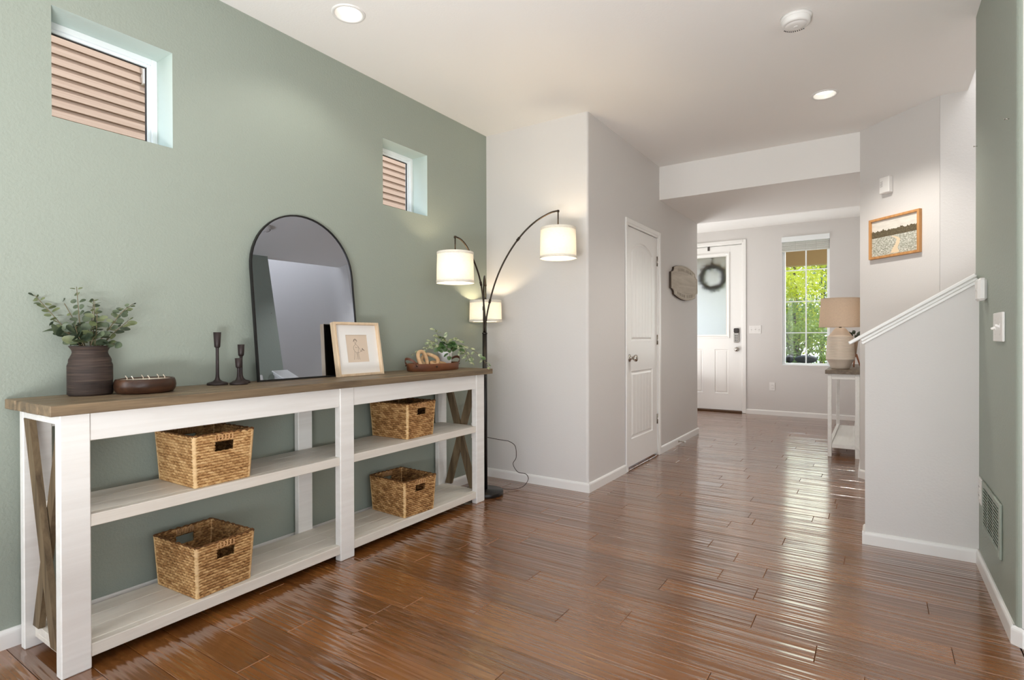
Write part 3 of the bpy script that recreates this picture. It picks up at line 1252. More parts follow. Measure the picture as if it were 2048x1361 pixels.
for (bx, by, bz_, rz, bi, lab) in BASKETS:
    t = thing('woven_basket', lab, 'basket', TL(bx, by, bz_), TH + rz, 'woven baskets on the console shelves')
    o = bpy.data.objects.new('basket_body', bodies[bi])
    COL.objects.link(o)
    o.parent = t
    md = o.modifiers.new('thickness', 'SOLIDIFY')
    md.thickness = .007
    md.offset = -1
    for src in (bottom_me, rim_me):
        if first:
            src.parent = t
        else:
            clone(src, t)
    for sgn in (1, -1):
        if first and sgn == 1:
            wrap_me.parent = t
            wrap_me.location = (.149, 0, .190)
        else:
            clone(wrap_me, t, (.149 * sgn, 0, .190), (0, 0, 0 if sgn == 1 else PI))
    first = False

# ------------------------------------------------------------------ arched mirror leaning on the wall
mw, mh = .632, .885
MT = thing('arched_mirror', 'tall arched mirror with thin black frame leaning on the green wall', 'mirror', (.114, 1.885, ZT + .0012), -.008)
lean = -math.asin(.099 / mh)
mb = MB()


def arch(w, h, inset, n=28):
    r = w / 2 - inset
    pts = [(-r, inset), (r, inset)]
    for k in range(n + 1):
        a = PI * k / n
        pts.append((r * math.cos(a), h - w / 2 + r * math.sin(a)))
    return pts


MTX = Matrix.Rotation(lean, 4, 'Y')
outer, inner = arch(mw, mh, 0), arch(mw, mh, .008)
n = len(outer)
for (d0, d1) in ((-.012, .004),):
    vs = [(d1, *p) for p in outer] + [(d1, *p) for p in inner] + [(d0, *p) for p in outer] + [(d0, *p) for p in inner]
    mb.M = MTX
    fs = []
    for k in range(n):
        j = (k + 1) % n
        fs += [(k, j, n + j, n + k), (2 * n + k, 3 * n + k, 3 * n + j, 2 * n + j), (k, 2 * n + k, 2 * n + j, j), (n + k, n + j, 3 * n + j, 3 * n + k)]
    mb.add(vs, fs)
mb.build('mirror_frame', M_BLACK, MT)
mb = MB()
mb.M = MTX
mb.prism(inner, lambda u, v, d: (d, u, v), -.002, .0)
mb.build('mirror_glass', M_MIRROR, MT)
mb = MB()
mb.M = MTX
mb.prism(arch(mw, mh, .004), lambda u, v, d: (d, u, v), -.0115, -.004)
mb.build('backing', M_BLACK, MT)

# ------------------------------------------------------------------ framed sketch leaning on the mirror
fr_w, fr_h = .330, .308
FRM = thing('framed_sketch', 'pale oak picture frame with small line sketch leaning on the mirror', 'picture', (.190, 2.160, ZT + .001), .012)
FM = Matrix.Rotation(-math.atan(.050 / .30), 4, 'Y')
mb = MB()
mb.M = FM
d0, d1, w = -.034, 0, .014
for (a, b, c, d) in ((-fr_w / 2, -fr_w / 2 + w, 0, fr_h), (fr_w / 2 - w, fr_w / 2, 0, fr_h), (-fr_w / 2 + w, fr_w / 2 - w, 0, w), (-fr_w / 2 + w, fr_w / 2 - w, fr_h - w, fr_h)):
    mb.box(d0, d1, a, b, c, d, .0015)
mb.build('frame', M_OAK, FRM)
mb = MB()
mb.M = FM
wx, wz0, wz1 = .078, .080, .238
ix = fr_w / 2 - w
for (a, b, c, d) in ((-ix, -wx, w, fr_h - w), (wx, ix, w, fr_h - w), (-wx, wx, w, wz0), (-wx, wx, wz1, fr_h - w)):
    mb.box(-.022, -.020, a, b, c, d)
mb.build('mat_board', Mat('white mat board', (240, 238, 234), .8).m, FRM)
mb = MB()
mb.M = FM
mb.box(-.026, -.0235, -wx - .005, wx + .005, wz0 - .005, wz1 + .005)
prn = mb.build('print', Mat('beige paper', (214, 196, 176), .8).m, FRM)
mb = MB()
mb.M = FM
ink = [[(-.022, .200), (-.020, .209), (-.013, .214), (-.005, .213), (.001, .206), (.002, .199)], [(-.024, .198), (-.019, .206), (-.011, .209), (-.003, .206)],
       [(.036, .160), (.042, .152), (.052, .146)], [(.034, .156), (.044, .149)],
       [(-.016, .203), (-.017, .194), (-.012, .188), (-.006, .191), (-.003, .200)], [(-.012, .188), (-.013, .181), (-.024, .174), (-.028, .160), (-.020, .142), (-.008, .136)],
       [(-.008, .188), (-.005, .180), (.006, .174), (.010, .160), (.004, .142)], [(.006, .172), (.018, .156), (.024, .142), (.034, .150)], [(-.008, .136), (.008, .134), (.024, .142)],
       [(-.020, .142), (-.022, .124), (-.030, .096)], [(.004, .142), (.006, .122), (.012, .094)], [(-.008, .134), (-.006, .118), (-.012, .096)], [(-.004, .134), (.000, .116), (.000, .094)],
       [(-.014, .168), (-.006, .163), (.002, .168)], [(.024, .142), (.034, .156)], [(.026, .140), (.038, .146)]]
for i_, st_ in enumerate(ink):
    mb.tube([(-.0232, a, b) for a, b in st_], (.0013 if i_ < 4 else .0006), 4)
mb.build('sketch_lines', Mat('grey pencil', (104, 92, 84), .9).m, prn)
mb = MB()
mb.M = FM
mb.box(-.034, -.030, -ix, ix, w * .5, fr_h - w * .5)
mb.build('backing', Mat('brown backing', (110, 86, 62), .9).m, FRM)

# ------------------------------------------------------------------ vase with eucalyptus
VZ = ZT
vx, vy = .113, .878
M_VASE = Mat('dark ribbed clay', (58, 46, 42), .75)
vco = M_VASE.coord((6, 6, 150), 'obj')
vn = M_VASE.noise(vco, 1, 4, .65)
M_VASE.color(M_VASE.ramp(vn, [(.3, (30, 22, 17)), (.56, (58, 44, 36)), (.72, (80, 66, 56)), (.82, (150, 140, 132))]))
M_VASE.bump(vn, .5, .004)
vs_ = thing('ribbed_vase', 'dark brown ribbed clay vase with flared rim on the left console end', 'vase', (vx, vy, VZ))
prof = [(0, 0), (.066, 0), (.070, .004)]
for k in range(46):
    z = .006 + k * .0027
    prof.append((.0712 + (.0011 if k % 2 else -.0011) - (.001 * max(0, k - 40)), z))
prof += [(.0665, .137), (.062, .146), (.0575, .155), (.0555, .163), (.0565, .170), (.060, .177), (.065, .184), (.0665, .187), (.064, .188), (.059, .183), (.053, .165), (.058, .145), (.064, .125), (.064, .01), (0, .01)]
mb = MB()
mb.lathe(prof, n=48)
mb.build('vase_body', M_VASE.m, vs_)

eu = thing('eucalyptus_stems', 'spray of grey green eucalyptus standing in the dark ribbed vase', 'plant', (vx, vy, VZ + .012))


def disc_leaf(n=10, elong=1.15, cup=.18, stem=.25):
    """round leaf of unit length along +x, lightly cupped"""
    vs, fs = [(0, 0, 0)], []
    for k in range(n):
        a = 2 * PI * k / n
        x = .5 + .5 * math.cos(a)
        y = .5 / elong * math.sin(a) * (1 - .15 * math.cos(a))
        vs.append((x + stem, y, cup * (y * y * 2.2) - .10 * x * x))
    vs[0] = (.5 + stem, 0, -.06)
    for k in range(n):
        fs.append((0, 1 + k, 1 + (k + 1) % n))
    vs += [(0, -.012, 0), (0, .012, 0), (stem + .03, .012, 0), (stem + .03, -.012, 0)]
    b = n + 1
    fs.append((b, b + 1, b + 2, b + 3))
    return vs, fs


leafs = []
for (mt, el) in ((M_EUCA, 1.1), (M_EUCA2, 1.45)):
    mb = MB()
    v_, f_ = disc_leaf(10, el)
    mb.add(v_, f_, 0, True)
    leafs.append(mb.build('leaf', mt, eu, fix=False))
camr = Vector((math.cos(YAW), math.sin(YAW), 0))
camf = Vector((-math.sin(YAW), math.cos(YAW), 0))
PXM = .001917


def stem_pts(px, dep_):
    """points given as (px, py) photo offsets from the vase centre line, spread in depth dep_"""
    out = []
    for i, (a, b) in enumerate(px):
        t = i / (len(px) - 1)
        out.append(camr * ((a - 180) * PXM) + camf * (dep_ * t) + Vector((0, 0, (790 - b) * PXM - .012)))
    return out


def interp(pts, t):
    x = t * (len(pts) - 1)
    i = min(int(x), len(pts) - 2)
    return pts[i].lerp(pts[i + 1], x - i)


STEMS = [([(180, 770), (172, 690), (164, 640), (162, 575)], -.02, 9, (.050, .018), 0),
         ([(178, 770), (176, 690), (176, 640), (176, 598)], .03, 6, (.045, .020), 0),
         ([(184, 770), (188, 690), (187, 650), (190, 604)], .00, 6, (.045, .022), 1),
         ([(170, 770), (160, 680), (140, 640), (106, 588)], .03, 3, (.035, .014), 1),
         ([(174, 770), (166, 690), (140, 655), (120, 625), (96, 592)], -.06, 10, (.044, .022), 1),
         ([(172, 770), (160, 690), (130, 662), (96, 645)], .02, 6, (.050, .030), 0),
         ([(188, 770), (196, 690), (226, 655), (252, 625), (276, 610)], -.03, 12, (.040, .016), 0),
         ([(190, 770), (198, 690), (222, 660), (240, 640)], .05, 6, (.045, .030), 0),
         ([(184, 770), (196, 690), (206, 660), (214, 625)], -.05, 7, (.052, .030), 1),
         ([(176, 770), (168, 690), (156, 668), (140, 660)], -.06, 6, (.055, .040), 0),
         ([(186, 770), (190, 694), (205, 676), (222, 668)], -.07, 6, (.055, .042), 0),
         ([(180, 770), (178, 692), (176, 674), (178, 650)], -.07, 7, (.055, .040), 0),
         ([(174, 770), (164, 692), (152, 684), (140, 684)], .00, 4, (.045, .035), 0),
         ([(188, 770), (198, 694), (212, 686), (226, 690)], .01, 4, (.040, .03), 0)]
count = [0, 0]
for (px, dp, nl, (s_big, s_small), kind_) in STEMS:
    pts = stem_pts(px, dp)
    mb = MB()
    fine = [interp(pts, t) for t in np.linspace(0, 1, 12)]
    mb.tube(fine, [.0024 - .0013 * t for t in np.linspace(0, 1, 12)], 5)
    mb.build('stem', M_STEM, eu)
    for i in range(nl):
        t = .42 + .58 * (i + .6) / nl if len(px) > 3 else .4 + .6 * i / nl
        p = interp(pts, min(t, 1))
        d = (interp(pts, min(t + .05, 1)) - interp(pts, max(t - .05, 0))).normalized()
        az = random.uniform(0, 2 * PI)
        for sgn in (0, 1):
            a = az + PI * sgn
            side = (camr * math.cos(a) + camf * math.sin(a) * .8 + d * .35 + Vector((0, 0, random.uniform(-.25, .25)))).normalized()
            upv = (camf * -random.uniform(.2, 1.1) + camr * random.uniform(-.5, .5) + Vector((0, 0, random.uniform(.2, .9)))).normalized()
            zax = (upv - side * upv.dot(side)).normalized()
            yax = zax.cross(side)
            sz = (s_big + (s_small - s_big) * t) * random.uniform(.8, 1.1)
            mt = Matrix((side, yax, zax)).transposed().to_4x4() @ Matrix.Scale(sz * 1.0, 4)
            mt.translation = p
            k = kind_ if random.random() < .8 else 1 - kind_
            if count[k] == 0:
                lo_ = leafs[k]
            else:
                lo_ = leafs[k].copy()
                COL.objects.link(lo_)
                lo_.parent = eu
            lo_.matrix_basis = mt
            count[k] += 1
mb = MB()
mb.lathe([(0, 0), (.05, 0), (.052, .006), (0, .012)], c=(0, 0, .165), n=20)
mb.build('pebble_fill', Mat('pale filler', (206, 200, 190), .8).m, eu)

# ------------------------------------------------------------------ dough-bowl candle
bc = thing('bowl_candle', 'long oval dark wooden bowl filled with white wax and six wicks', 'candle', (.195, 1.035, ZT), .04)
A_, B_ = .108, .094
prof = [(0, 0), (.80, 0), (.90, .003), (.98, .016), (1.0, .030), (.985, .044), (.955, .054), (.925, .057), (.895, .054), (.88, .044), (.86, .044), (0, .042)]
mb = MB()
mb.lathe(prof, n=48, sx=B_, sy=A_)
mb.build('bowl', M_BOWLWOOD, bc)
mb = MB()
mb.lathe([(.87, .042), (.888, .0525), (0, .0525)], n=40, sx=B_, sy=A_)
wx_ = mb.build('wax', Mat('cream wax', (238, 226, 210), .4).m, bc)
for k in range(6):
    mb = MB()
    x = (-.024 if k < 3 else .024)
    y = -.058 + (k % 3) * .058
    mb.tube([(x, y, .05), (x, y + .003, .059), (x + .001, y - .004, .069)], .0016, 6)
    mb.build('wick', Mat('white wick', (240, 226, 208), .8).m, wx_)


# ------------------------------------------------------------------ candlesticks
def candlestick(label, loc, h, cup_h, cup_r=.0165, br=.040):
    t = thing('candlestick', label, 'candlestick', loc, 0, 'black metal candlesticks left of the mirror')
    mb = MB()
    mb.lathe([(0, 0), (br, 0), (br + .001, .003), (br, .009), (br - .006, .012), (br * .5, .016), (.012, .024), (.008, .036)], n=28)
    mb.build('base', M_STICK, t)
    mb = MB()
    mb.lathe([(.0085, .034), (.0072, .05), (.0066, h - cup_h - .01), (.0075, h - cup_h + .004)], n=16)
    mb.build('stem', M_STICK, t)
    mb = MB()
    mb.lathe([(.0, h - cup_h), (.010, h - cup_h + .001), (.0125, h - cup_h + .006), (cup_r, h), (cup_r - .002, h), (.0105, h - .025), (0, h - .025)], n=24)
    mb.build('cup', M_STICK, t)


M_STICK = Mat('matte dark iron', (48, 38, 37), .5, .35).m
candlestick('tallest black iron candlestick, left of its two shorter neighbours', (.09, 1.38, ZT), .243, .072, .0165, .043)
candlestick('middle height black candlestick behind the shortest one', (.085, 1.497, ZT), .185, .056, .0155, .040)
candlestick('shortest black candlestick, in front of the middle one', (.150, 1.447, ZT), .122, .046, .0165, .038)

# ------------------------------------------------------------------ tray, wooden knot, potted plant
ty = thing('oval_tray', 'oval brown tray with looped leather handles near the lamp end of the console', 'tray', (.17, 2.78, ZT), 0)
M_TRAY = wood('stained tray wood', (88, 50, 30), (128, 80, 50), 'y', .5, 12)
M_LEATHER = Mat('brown leather strap', (92, 52, 32), .55).m
TA, TB = .225, .122
mb = MB()
mb.lathe([(0, 0), (.95, 0), (.965, .004), (1.0, .046), (.985, .048), (.955, .046), (.93, .008), (0, .008)], n=56, sx=TB, sy=TA)
mb.build('tray_body', M_TRAY, ty)
for sgn in (-1, 1):
    mb = MB()
    pts = []
    for a in np.linspace(-.1, PI + .1, 15):
        pts.append((.045 * math.cos(a), sgn * (TA * .93 + .040 * math.sin(a) * .9), .046 + .036 * math.sin(a)))
    # flat strap
    vs, fs = [], []
    for i, p in enumerate(pts):
        for (dz, dy) in ((-.008, -.0015), (.008, -.0015), (.008, .0015), (-.008, .0015)):
            vs.append((p[0], p[1] + dy * 1.0, p[2] + dz))
    for i in range(len(pts) - 1):
        for k in range(4):
            fs.append((i * 4 + k, i * 4 + (k + 1) % 4, i * 4 + 4 + (k + 1) % 4, i * 4 + 4 + k))
    fs += [(0, 1, 2, 3), tuple(len(vs) - 4 + k for k in range(4))]
    mb.add(vs, fs, 0, False)
    ho = mb.build('handle', M_LEATHER, ty)
    for sx_ in (-1, 1):
        mb = MB()
        mb.lathe([(0, -.003), (.006, -.003), (.007, 0), (.004, .003), (0, .0035)], c=(.047 * sx_, sgn * (TA * .93), .036), n=10)
        mb.build('rivet', M_BRONZE, ho)
mb = MB()
mb.M = Matrix.Translation((.116, -.10, .030)) @ Matrix.Rotation(PI / 2, 4, 'Y')
mb.lathe([(0, 0), (.006, 0), (.006, .003), (.003, .005), (0, .005)], n=12)
mb.build('rivet', M_BRONZE, ty)

kt = thing('wooden_knot', 'carved pale wooden chain links lying in the oval tray', 'ornament', (.19, 2.715, ZT + .009), 0)


def link(mb, a, b, r):
    pts = []
    for t in np.linspace(0, 2 * PI, 33):
        pts.append((a * math.copysign(abs(math.cos(t)) ** .8, math.cos(t)), b * math.copysign(abs(math.sin(t)) ** .8, math.sin(t)), 0))
    mb.tube(pts, r, 10, caps=False)


for (loc, rot, a, b) in (((.0, -.062, .066), (.25, 1.28, .35), .052, .040), ((-.01, .018, .056), (1.05, .35, .2), .058, .038), ((.035, .052, .032), (.25, .1, 1.1), .050, .034)):
    mb = MB()
    link(mb, a, b, .0125)
    mb.build('chain_link', M_KNOTWOOD, kt, loc=loc, rot=rot)

pp = thing('potted_plant', 'trailing variegated plant in small white pot inside the oval tray', 'plant', (.17, 2.90, ZT + .009))
mb = MB()
mb.lathe([(0, 0), (.035, 0), (.037, .003), (.046, .098), (.048, .1), (.048, .111), (.045, .111), (.043, .1), (0, .097)], n=32)
mb.build('pot', Mat('white ceramic', (236, 236, 234), .35).m, pp)
PXM2 = .00312
leaf2 = []
for (mt, el) in ((M_IVY, 1.3), (M_IVYV, 1.7)):
    mb = MB()
    v_, f_ = disc_leaf(8, el, .3, .15)
    mb.add(v_, f_, 0, True)
    leaf2.append(mb.build('leaf', mt, pp, fix=False))
VINES = [([(886, 706), (880, 680), (868, 664), (862, 655)], -.02, 8, .030, 1),
         ([(884, 706), (870, 684), (852, 680), (846, 690)], -.03, 7, .030, 1),
         ([(882, 706), (862, 688), (836, 698), (812, 708)], -.02, 7, .022, 1),
         ([(892, 706), (896, 684), (890, 672), (880, 670)], .03, 6, .030, 1),
         ([(892, 706), (902, 682), (912, 676), (925, 682)], .02, 7, .032, 1),
         ([(896, 706), (912, 688), (930, 694), (940, 712), (944, 728)], -.02, 9, .032, 1),
         ([(896, 706), (910, 692), (926, 704), (932, 728)], -.05, 8, .030, 1),
         ([(894, 706), (918, 686), (946, 704), (958, 722), (964, 737)], -.08, 9, .028, 1),
         ([(888, 706), (880, 692), (868, 690), (862, 698)], -.05, 7, .034, 0),
         ([(888, 706), (884, 688), (878, 684), (872, 690)], -.04, 8, .034, 0),
         ([(890, 706), (890, 686), (892, 684), (894, 694)], -.06, 8, .034, 0),
         ([(892, 706), (900, 690), (906, 690), (910, 702)], -.05, 8, .034, 0),
         ([(890, 706), (896, 688), (904, 684), (914, 694)], .01, 7, .032, 0),
         ([(888, 706), (886, 690), (884, 700), (882, 714)], -.07, 5, .030, 0)]
count = [0, 0]
for (px, dp, nl, sz0_, kind_) in VINES:
    fx = .75 if px[-1][0] > 960 else .2
    pts = [Vector(((a - 889) * (fx if a > 889 else .12) / 250 - dp * i / (len(px) - 1), (a - 889) * ((1 - fx) if a > 889 else .88) / 215, (728 - b) * PXM2 + .034)) for i, (a, b) in enumerate(px)]
    mb = MB()
    fine = [interp(pts, t) for t in np.linspace(0, 1, 12)]
    mb.tube(fine, .0012, 4)
    mb.build('stem', M_STEM, pp)
    for i in range(nl):
        t = .25 + .75 * (i + .7) / nl
        p = interp(pts, min(t, 1))
        p.z = max(p.z, .014 if p.x < .2 else -.03)
        d = (interp(pts, min(t + .06, 1)) - interp(pts, max(t - .06, 0))).normalized()
        a = random.uniform(0, 2 * PI)
        side = (camr * math.cos(a) + camf * (math.sin(a) * .5 - .35) + d * .5 + Vector((0, 0, random.uniform(-.5, .2)))).normalized()
        upv = (Vector((.5, -.4, .8)) + Vector((random.uniform(-.5, .5), random.uniform(-.5, .5), random.uniform(-.2, .2)))).normalized()
        zax = (upv - side * upv.dot(side)).normalized()
        yax = zax.cross(side)
        mt = Matrix((side, yax, zax)).transposed().to_4x4() @ Matrix.Scale(sz0_ * random.uniform(1.0, 1.4), 4)
        mt.translation = p
        k = kind_ if random.random() < .85 else 1 - kind_
        if count[k] == 0:
            lo_ = leaf2[k]
        else:
            lo_ = leaf2[k].copy()
            COL.objects.link(lo_)
            lo_.parent = pp
        lo_.matrix_basis = mt
        count[k] += 1

# ------------------------------------------------------------------ three-arm arc floor lamp
LB = Vector((.29, 3.192, 0))
fl = thing('arc_floor_lamp', 'dark bronze floor lamp with three arching arms and cream drum shades', 'lamp', LB)
mb = MB()
mb.lathe([(0, 0), (.128, 0), (.130, .003), (.130, .024), (.127, .028), (.03, .031), (.022, .034), (0, .034)], n=48)
mb.build('base', M_POLE, fl)
mb = MB()
mb.tube([(0, 0, .03), (0, 0, 1.149)], .0165, 20)
mb.lathe([(.0165, 1.143), (.0185, 1.145), (.0185, 1.153), (.0, 1.155)], n=20)
mb.build('pole', M_POLE, fl)
camP = Vector((2.6313, 0, 1.1198))


def ray_pt(D, px, py):
    return camP + (fw + RT * ((px - 1024) / F_PX) - UP * ((py - 680.5) / F_PX)) * D


def smooth_path(pts, n=40):
    pts = [Vector(p) for p in pts]
    out = []
    m_ = len(pts)
    for i in range(m_ - 1):
        p0, p1, p2, p3 = pts[max(i - 1, 0)], pts[i], pts[i + 1], pts[min(i + 2, m_ - 1)]
        k = max(2, n // (m_ - 1))
        for j in range(k):
            t = j / k
            out.append(.5 * ((2 * p1) + (-p0 + p2) * t + (2 * p0 - 5 * p1 + 4 * p2 - p3) * t * t + (-p0 + 3 * p1 - 3 * p2 + p3) * t ** 3))
    out.append(pts[-1])
    return out


# arms measured from the photograph, stored as (horizontal run, height) in each arm's own vertical plane
ARMS = [  # direction, run/height points, tip height, shade top z, shade bottom z
    (Vector((-.018, -.318, 0)), [(0, 1.15), (.01, 1.30), (.05, 1.50), (.11, 1.63), (.19, 1.735), (.25, 1.78), (.312, 1.795)], 1.690, 1.482, .125, .115),
    (Vector((.525, .165, 0)), [(0, 1.15), (.02, 1.30), (.075, 1.50), (.15, 1.665), (.25, 1.81), (.36, 1.915), (.47, 1.975), (.535, 1.990)], 1.872, 1.660, .125, .115),
    (Vector((-.152, .226, 0)), [(0, 1.15), (.006, 1.36), (.035, 1.49), (.09, 1.55), (.165, 1.575), (.225, 1.56), (.272, 1.52)], 1.402, 1.238, .124, .114)]
COLLARS = [(1.62, .0), (1.84, 1.50), (1.36, .0)]
for ai, (dv, prof_, zt_, zb_, rb, rt_) in enumerate(ARMS):
    u = dv.normalized()
    off = Vector((.008 * math.cos(ai * 2.1), .008 * math.sin(ai * 2.1), 0))
    pts = smooth_path([off * (1 - r_ / .6) + u * r_ + Vector((0, 0, z)) for r_, z in prof_])
    tip = pts[-1]
    rt_len = dv.length
    mb = MB()
    mb.tube(pts, .0062, 10)
    # hanging stem
    mb.tube([tip, Vector((tip.x, tip.y, zt_ + .018))], .0045, 8)
    mb.lathe([(.0, 0), (.009, .0), (.009, .014), (0, .015)], c=(tip.x, tip.y, tip.z - .010), n=12)
    am = mb.build('arm', M_BRONZE, fl)
    mb = MB()
    for zq in (1.36, 1.62) if ai == 1 else ((1.50,) if ai == 0 else (1.33,)):
        q = min(pts[:len(pts) * 3 // 4], key=lambda p: abs(p.z - zq - (.2 if ai == 1 and zq > 1.5 else 0)))
        i = pts.index(q)
        d = (pts[min(i + 1, len(pts) - 1)] - pts[max(i - 1, 0)]).normalized()
        mb.tube([q - d * .014, q + d * .014], .009, 10)
    mb.build('collar', M_BRONZE, am)
    mb = MB()
    mb.lathe([(.0, zt_ + .020), (.006, zt_ + .018), (.010, zt_ + .010), (.028, zt_ + .004), (.028, zt_ - .004), (.0, zt_ - .004)][::-1], c=(tip.x, tip.y, 0), n=20)
    for k in range(3):
        a = k * 2 * PI / 3 + .4
        mb.tube([(tip.x, tip.y, zt_ - .001), (tip.x + rt_ * .98 * math.cos(a), tip.y + rt_ * .98 * math.sin(a), zt_ - .003)], .002, 6)
    mb.tube([(tip.x, tip.y, zt_ - .002), (tip.x, tip.y, zt_ - .05)], .012, 10)
    mb.build('shade_fitter', M_BRONZE, am)
    mb = MB()
    mb.lathe([(rb, zb_), (rb - .002 + .002, zb_), (rt_ + .006, zt_)], c=(tip.x, tip.y, 0), n=56)
    sh = mb.build('shade', M_SHADE, fl)
    mb = MB()
    for (zz, rr) in ((zb_ + .009, rb + .001), (zt_ - .009, rt_ + .0068)):
        mb.lathe([(rr, zz - .009), (rr + .001, zz - .008), (rr + .001, zz + .008), (rr, zz + .009)], c=(tip.x, tip.y, 0), n=56)
    mb.build('shade_band', M_SHADE, sh)
    mb = MB()
    mb.lathe([(rb - .004, zb_ + .006), (0, zb_ + .006)], c=(tip.x, tip.y, 0), n=40)
    mb.build('diffuser', M_DIFFUSER, sh)
    lamp('lamp_bulb', 'POINT', (LB.x + tip.x, LB.y + tip.y, (zt_ + zb_) / 2 - .01), 5.8, (1, .80, .54), shadow_soft_size=.028)
mb = MB()
cpts = smooth_path([(.0, .3, .33), (.06, .30, .30), (-.02 + .09, .30, .215), (.035, .31, .157), (.085, .30, .105), (.155, .30, .100), (.185, .285, .065), (.160, .24, .016), (.10, .16, .008), (.06, .118, .02)], 60)
cp2 = smooth_path([(-.29 + .012, .245, .385), (-.24, .25, .36), (-.13, .28, .34), (.0, .3, .33)], 12)
mb.tube(cp2[:-1] + cpts, .0026, 6)
mb.tube(smooth_path([(.06, .118, .02), (-.02, .15, .006), (-.12, .13, .006), (-.20, .05, .005), (-.17, -.09, .005), (-.13, -.03, .005)], 24), .0026, 6)
mb.build('cord', Mat('brown cord', (58, 46, 40), .6).m, fl)
mb = MB()
mb.box(-.290 + .0065, -.290 + .034, .232, .262, .365, .402, .004)
mb.build('plug', M_PLASTIC, fl)


# ------------------------------------------------------------------ wall plates
def plate(name, label, cat, loc, nrm, w, h, holes='outlet', gangs=1, t=.006):
    """plate facing nrm ('x+','x-','y-'), local u across, v up"""
    o = thing(name, label, cat, loc)
    rot = {'y-': 0, 'x+': PI / 2, 'x-': -PI / 2}[nrm]
    o.rotation_euler = (0, 0, rot)
    mb = MB()
    mb.box(-w / 2, w / 2, -t, 0, -h / 2, h / 2, .0025)
    mb.build('plate', M_PLASTIC, o)
    if holes == 'outlet':
        for s_ in (-1, 1):
            mb = MB()
            mb.box(-.017, .017, -t - .0025, -t + .001, s_ * .021 - .014, s_ * .021 + .014, .004)
            so_ = mb.build('socket', M_PLASTIC, o)
            mb = MB()
            for dx in (-.007, .007):
                mb.box(dx - .0012, dx + .0012, -t - .003, -t - .0022, s_ * .021 - .004, s_ * .021 + .005)
            mb.build('slot', M_SLOT, so_)
    else:
        for g in range(gangs):
            cx_ = (g - (gangs - 1) / 2) * (w / gangs) * .95
            mb = MB()
            mb.box(cx_ - .006, cx_ + .006, -t - .0015, -t + .001, -.013, .013, .001)
            so_ = mb.build('toggle_plate', M_PLASTIC, o)
            mb = MB()
            mb.M = Matrix.Translation((cx_, -t, 0)) @ Matrix.Rotation(-.5 if g % 2 else .5, 4, 'X')
            mb.box(-.0045, .0045, -.016, 0, -.0045, .0045, .0015)
            mb.build('toggle', M_PLASTIC, so_)
            mb = MB()
            for s_ in (-1, 1):
                mb.M = Matrix.Translation((cx_, -t, s_ * .03)) @ Matrix.Rotation(PI / 2, 4, 'X')
                mb.lathe([(0, -.0005), (.003, -.0005), (.003, .0008), (0, .001)], n=10)
            mb.build('screw', Mat('plate screw', (200, 198, 194), .4).m, o)
    return o


plate('wall_outlet', 'white outlet on the green wall behind the console, with lamp plug', 'outlet', (.0005, 3.437, .397), 'x+', .073, .118)
plate('wall_outlet', 'white outlet low on the foyer wall under the light switches', 'outlet', (1.385, YF - .0005, .408), 'y-', .075, .118)
plate('light_switch', 'white three gang switch plate beside the front door', 'switch', (1.159, YF - .0005, 1.222), 'y-', .165, .118, 'toggle', 3)
plate('wall_outlet', 'white outlet low on the right wall beside the return grille', 'outlet', (XR - .0005, 3.425, .380), 'x-', .110, .120, 'outlet', t=.010)
plate('light_switch', 'white switch plate on the green right wall with protruding toggles', 'switch', (XR - .0005, 2.972, 1.156), 'x-', .205, .118, 'toggle', 2, t=.009)

# plug-in detector on the right wall by the rail cap
al = thing('wall_alarm', 'rounded white plug-in alarm on the right wall beside the rail cap', 'alarm', (XR - .0005, 3.338, 1.334))
mb = MB()
mb.box(-.034, 0, -.050, .050, -.052, .052, .010)
mb.build('housing', M_PLASTIC, al)
mb = MB()
mb.M = Matrix.Translation((-.034, 0, .0)) @ Matrix.Rotation(-PI / 2, 4, 'Y')
mb.lathe([(0, 0), (.007, 0), (.006, .002), (0, .002)], n=14)
mb.build('button', Mat('grey button', (196, 194, 188), .4).m, al)

# return-air grille on the right wall, painted like the wall
vg = thing('return_grille', 'sage painted return air grille low on the right wall', 'vent', (XR - .0005, 3.143, .332))
mb = MB()
gy, gz = .226, .112
for (a, b, c, d) in ((-gy, -gy + .03, -gz, gz), (gy - .03, gy, -gz, gz), (-gy + .03, gy - .03, -gz, -gz + .025), (-gy + .03, gy - .03, gz - .025, gz)):
    mb.box(-.010, 0, a, b, c, d, .003)
mb.build('grille_frame', M_GREEN, vg)
mb = MB()
mb.box(-.002, -.0005, -gy + .02, gy - .02, -gz + .02, gz - .02)
mb.build('duct_back', Mat('shaded duct', (132, 138, 128), .8).m, vg)
slat0 = None
for k in range(12):
    z = -gz + .034 + k * (2 * gz - .068) / 11
    if slat0 is None:
        mb = MB()
        mb.M = Matrix.Rotation(.5, 4, 'Y')
        mb.box(-.005, .005, -gy + .03, gy - .03, -.0012, .0012)
        slat0 = mb.build('slat', M_GREEN, vg, loc=(-.006, 0, z))
    else:
        clone(slat0, vg, (-.006, 0, z))
mb = MB()
for yy in (-.07, .07):
    mb.box(-.0098, -.0085, yy - .004, yy + .004, -gz + .025, gz - .025)
mb.build('mullion', M_GREEN, vg)

for i_, (py, pz, lab) in enumerate(((2.80, 1.945, 'tiny nail high on the right green wall near its outer corner'), (3.60, 2.07, 'tiny nail on the right green wall near the stair opening'))):
    nl_ = thing('wall_nail', lab, 'nail', (XR, py, pz))
    mb = MB()
    mb.tube([(0.004, 0, 0), (-.014, 0, .002)], .0016, 6)
    mb.build('shank', M_STEEL, nl_)
    mb = MB()
    mb.tube([(-.014, 0, .002), (-.0155, 0, .002)], .0035, 8)
    mb.build('nail_head', M_STEEL, nl_)

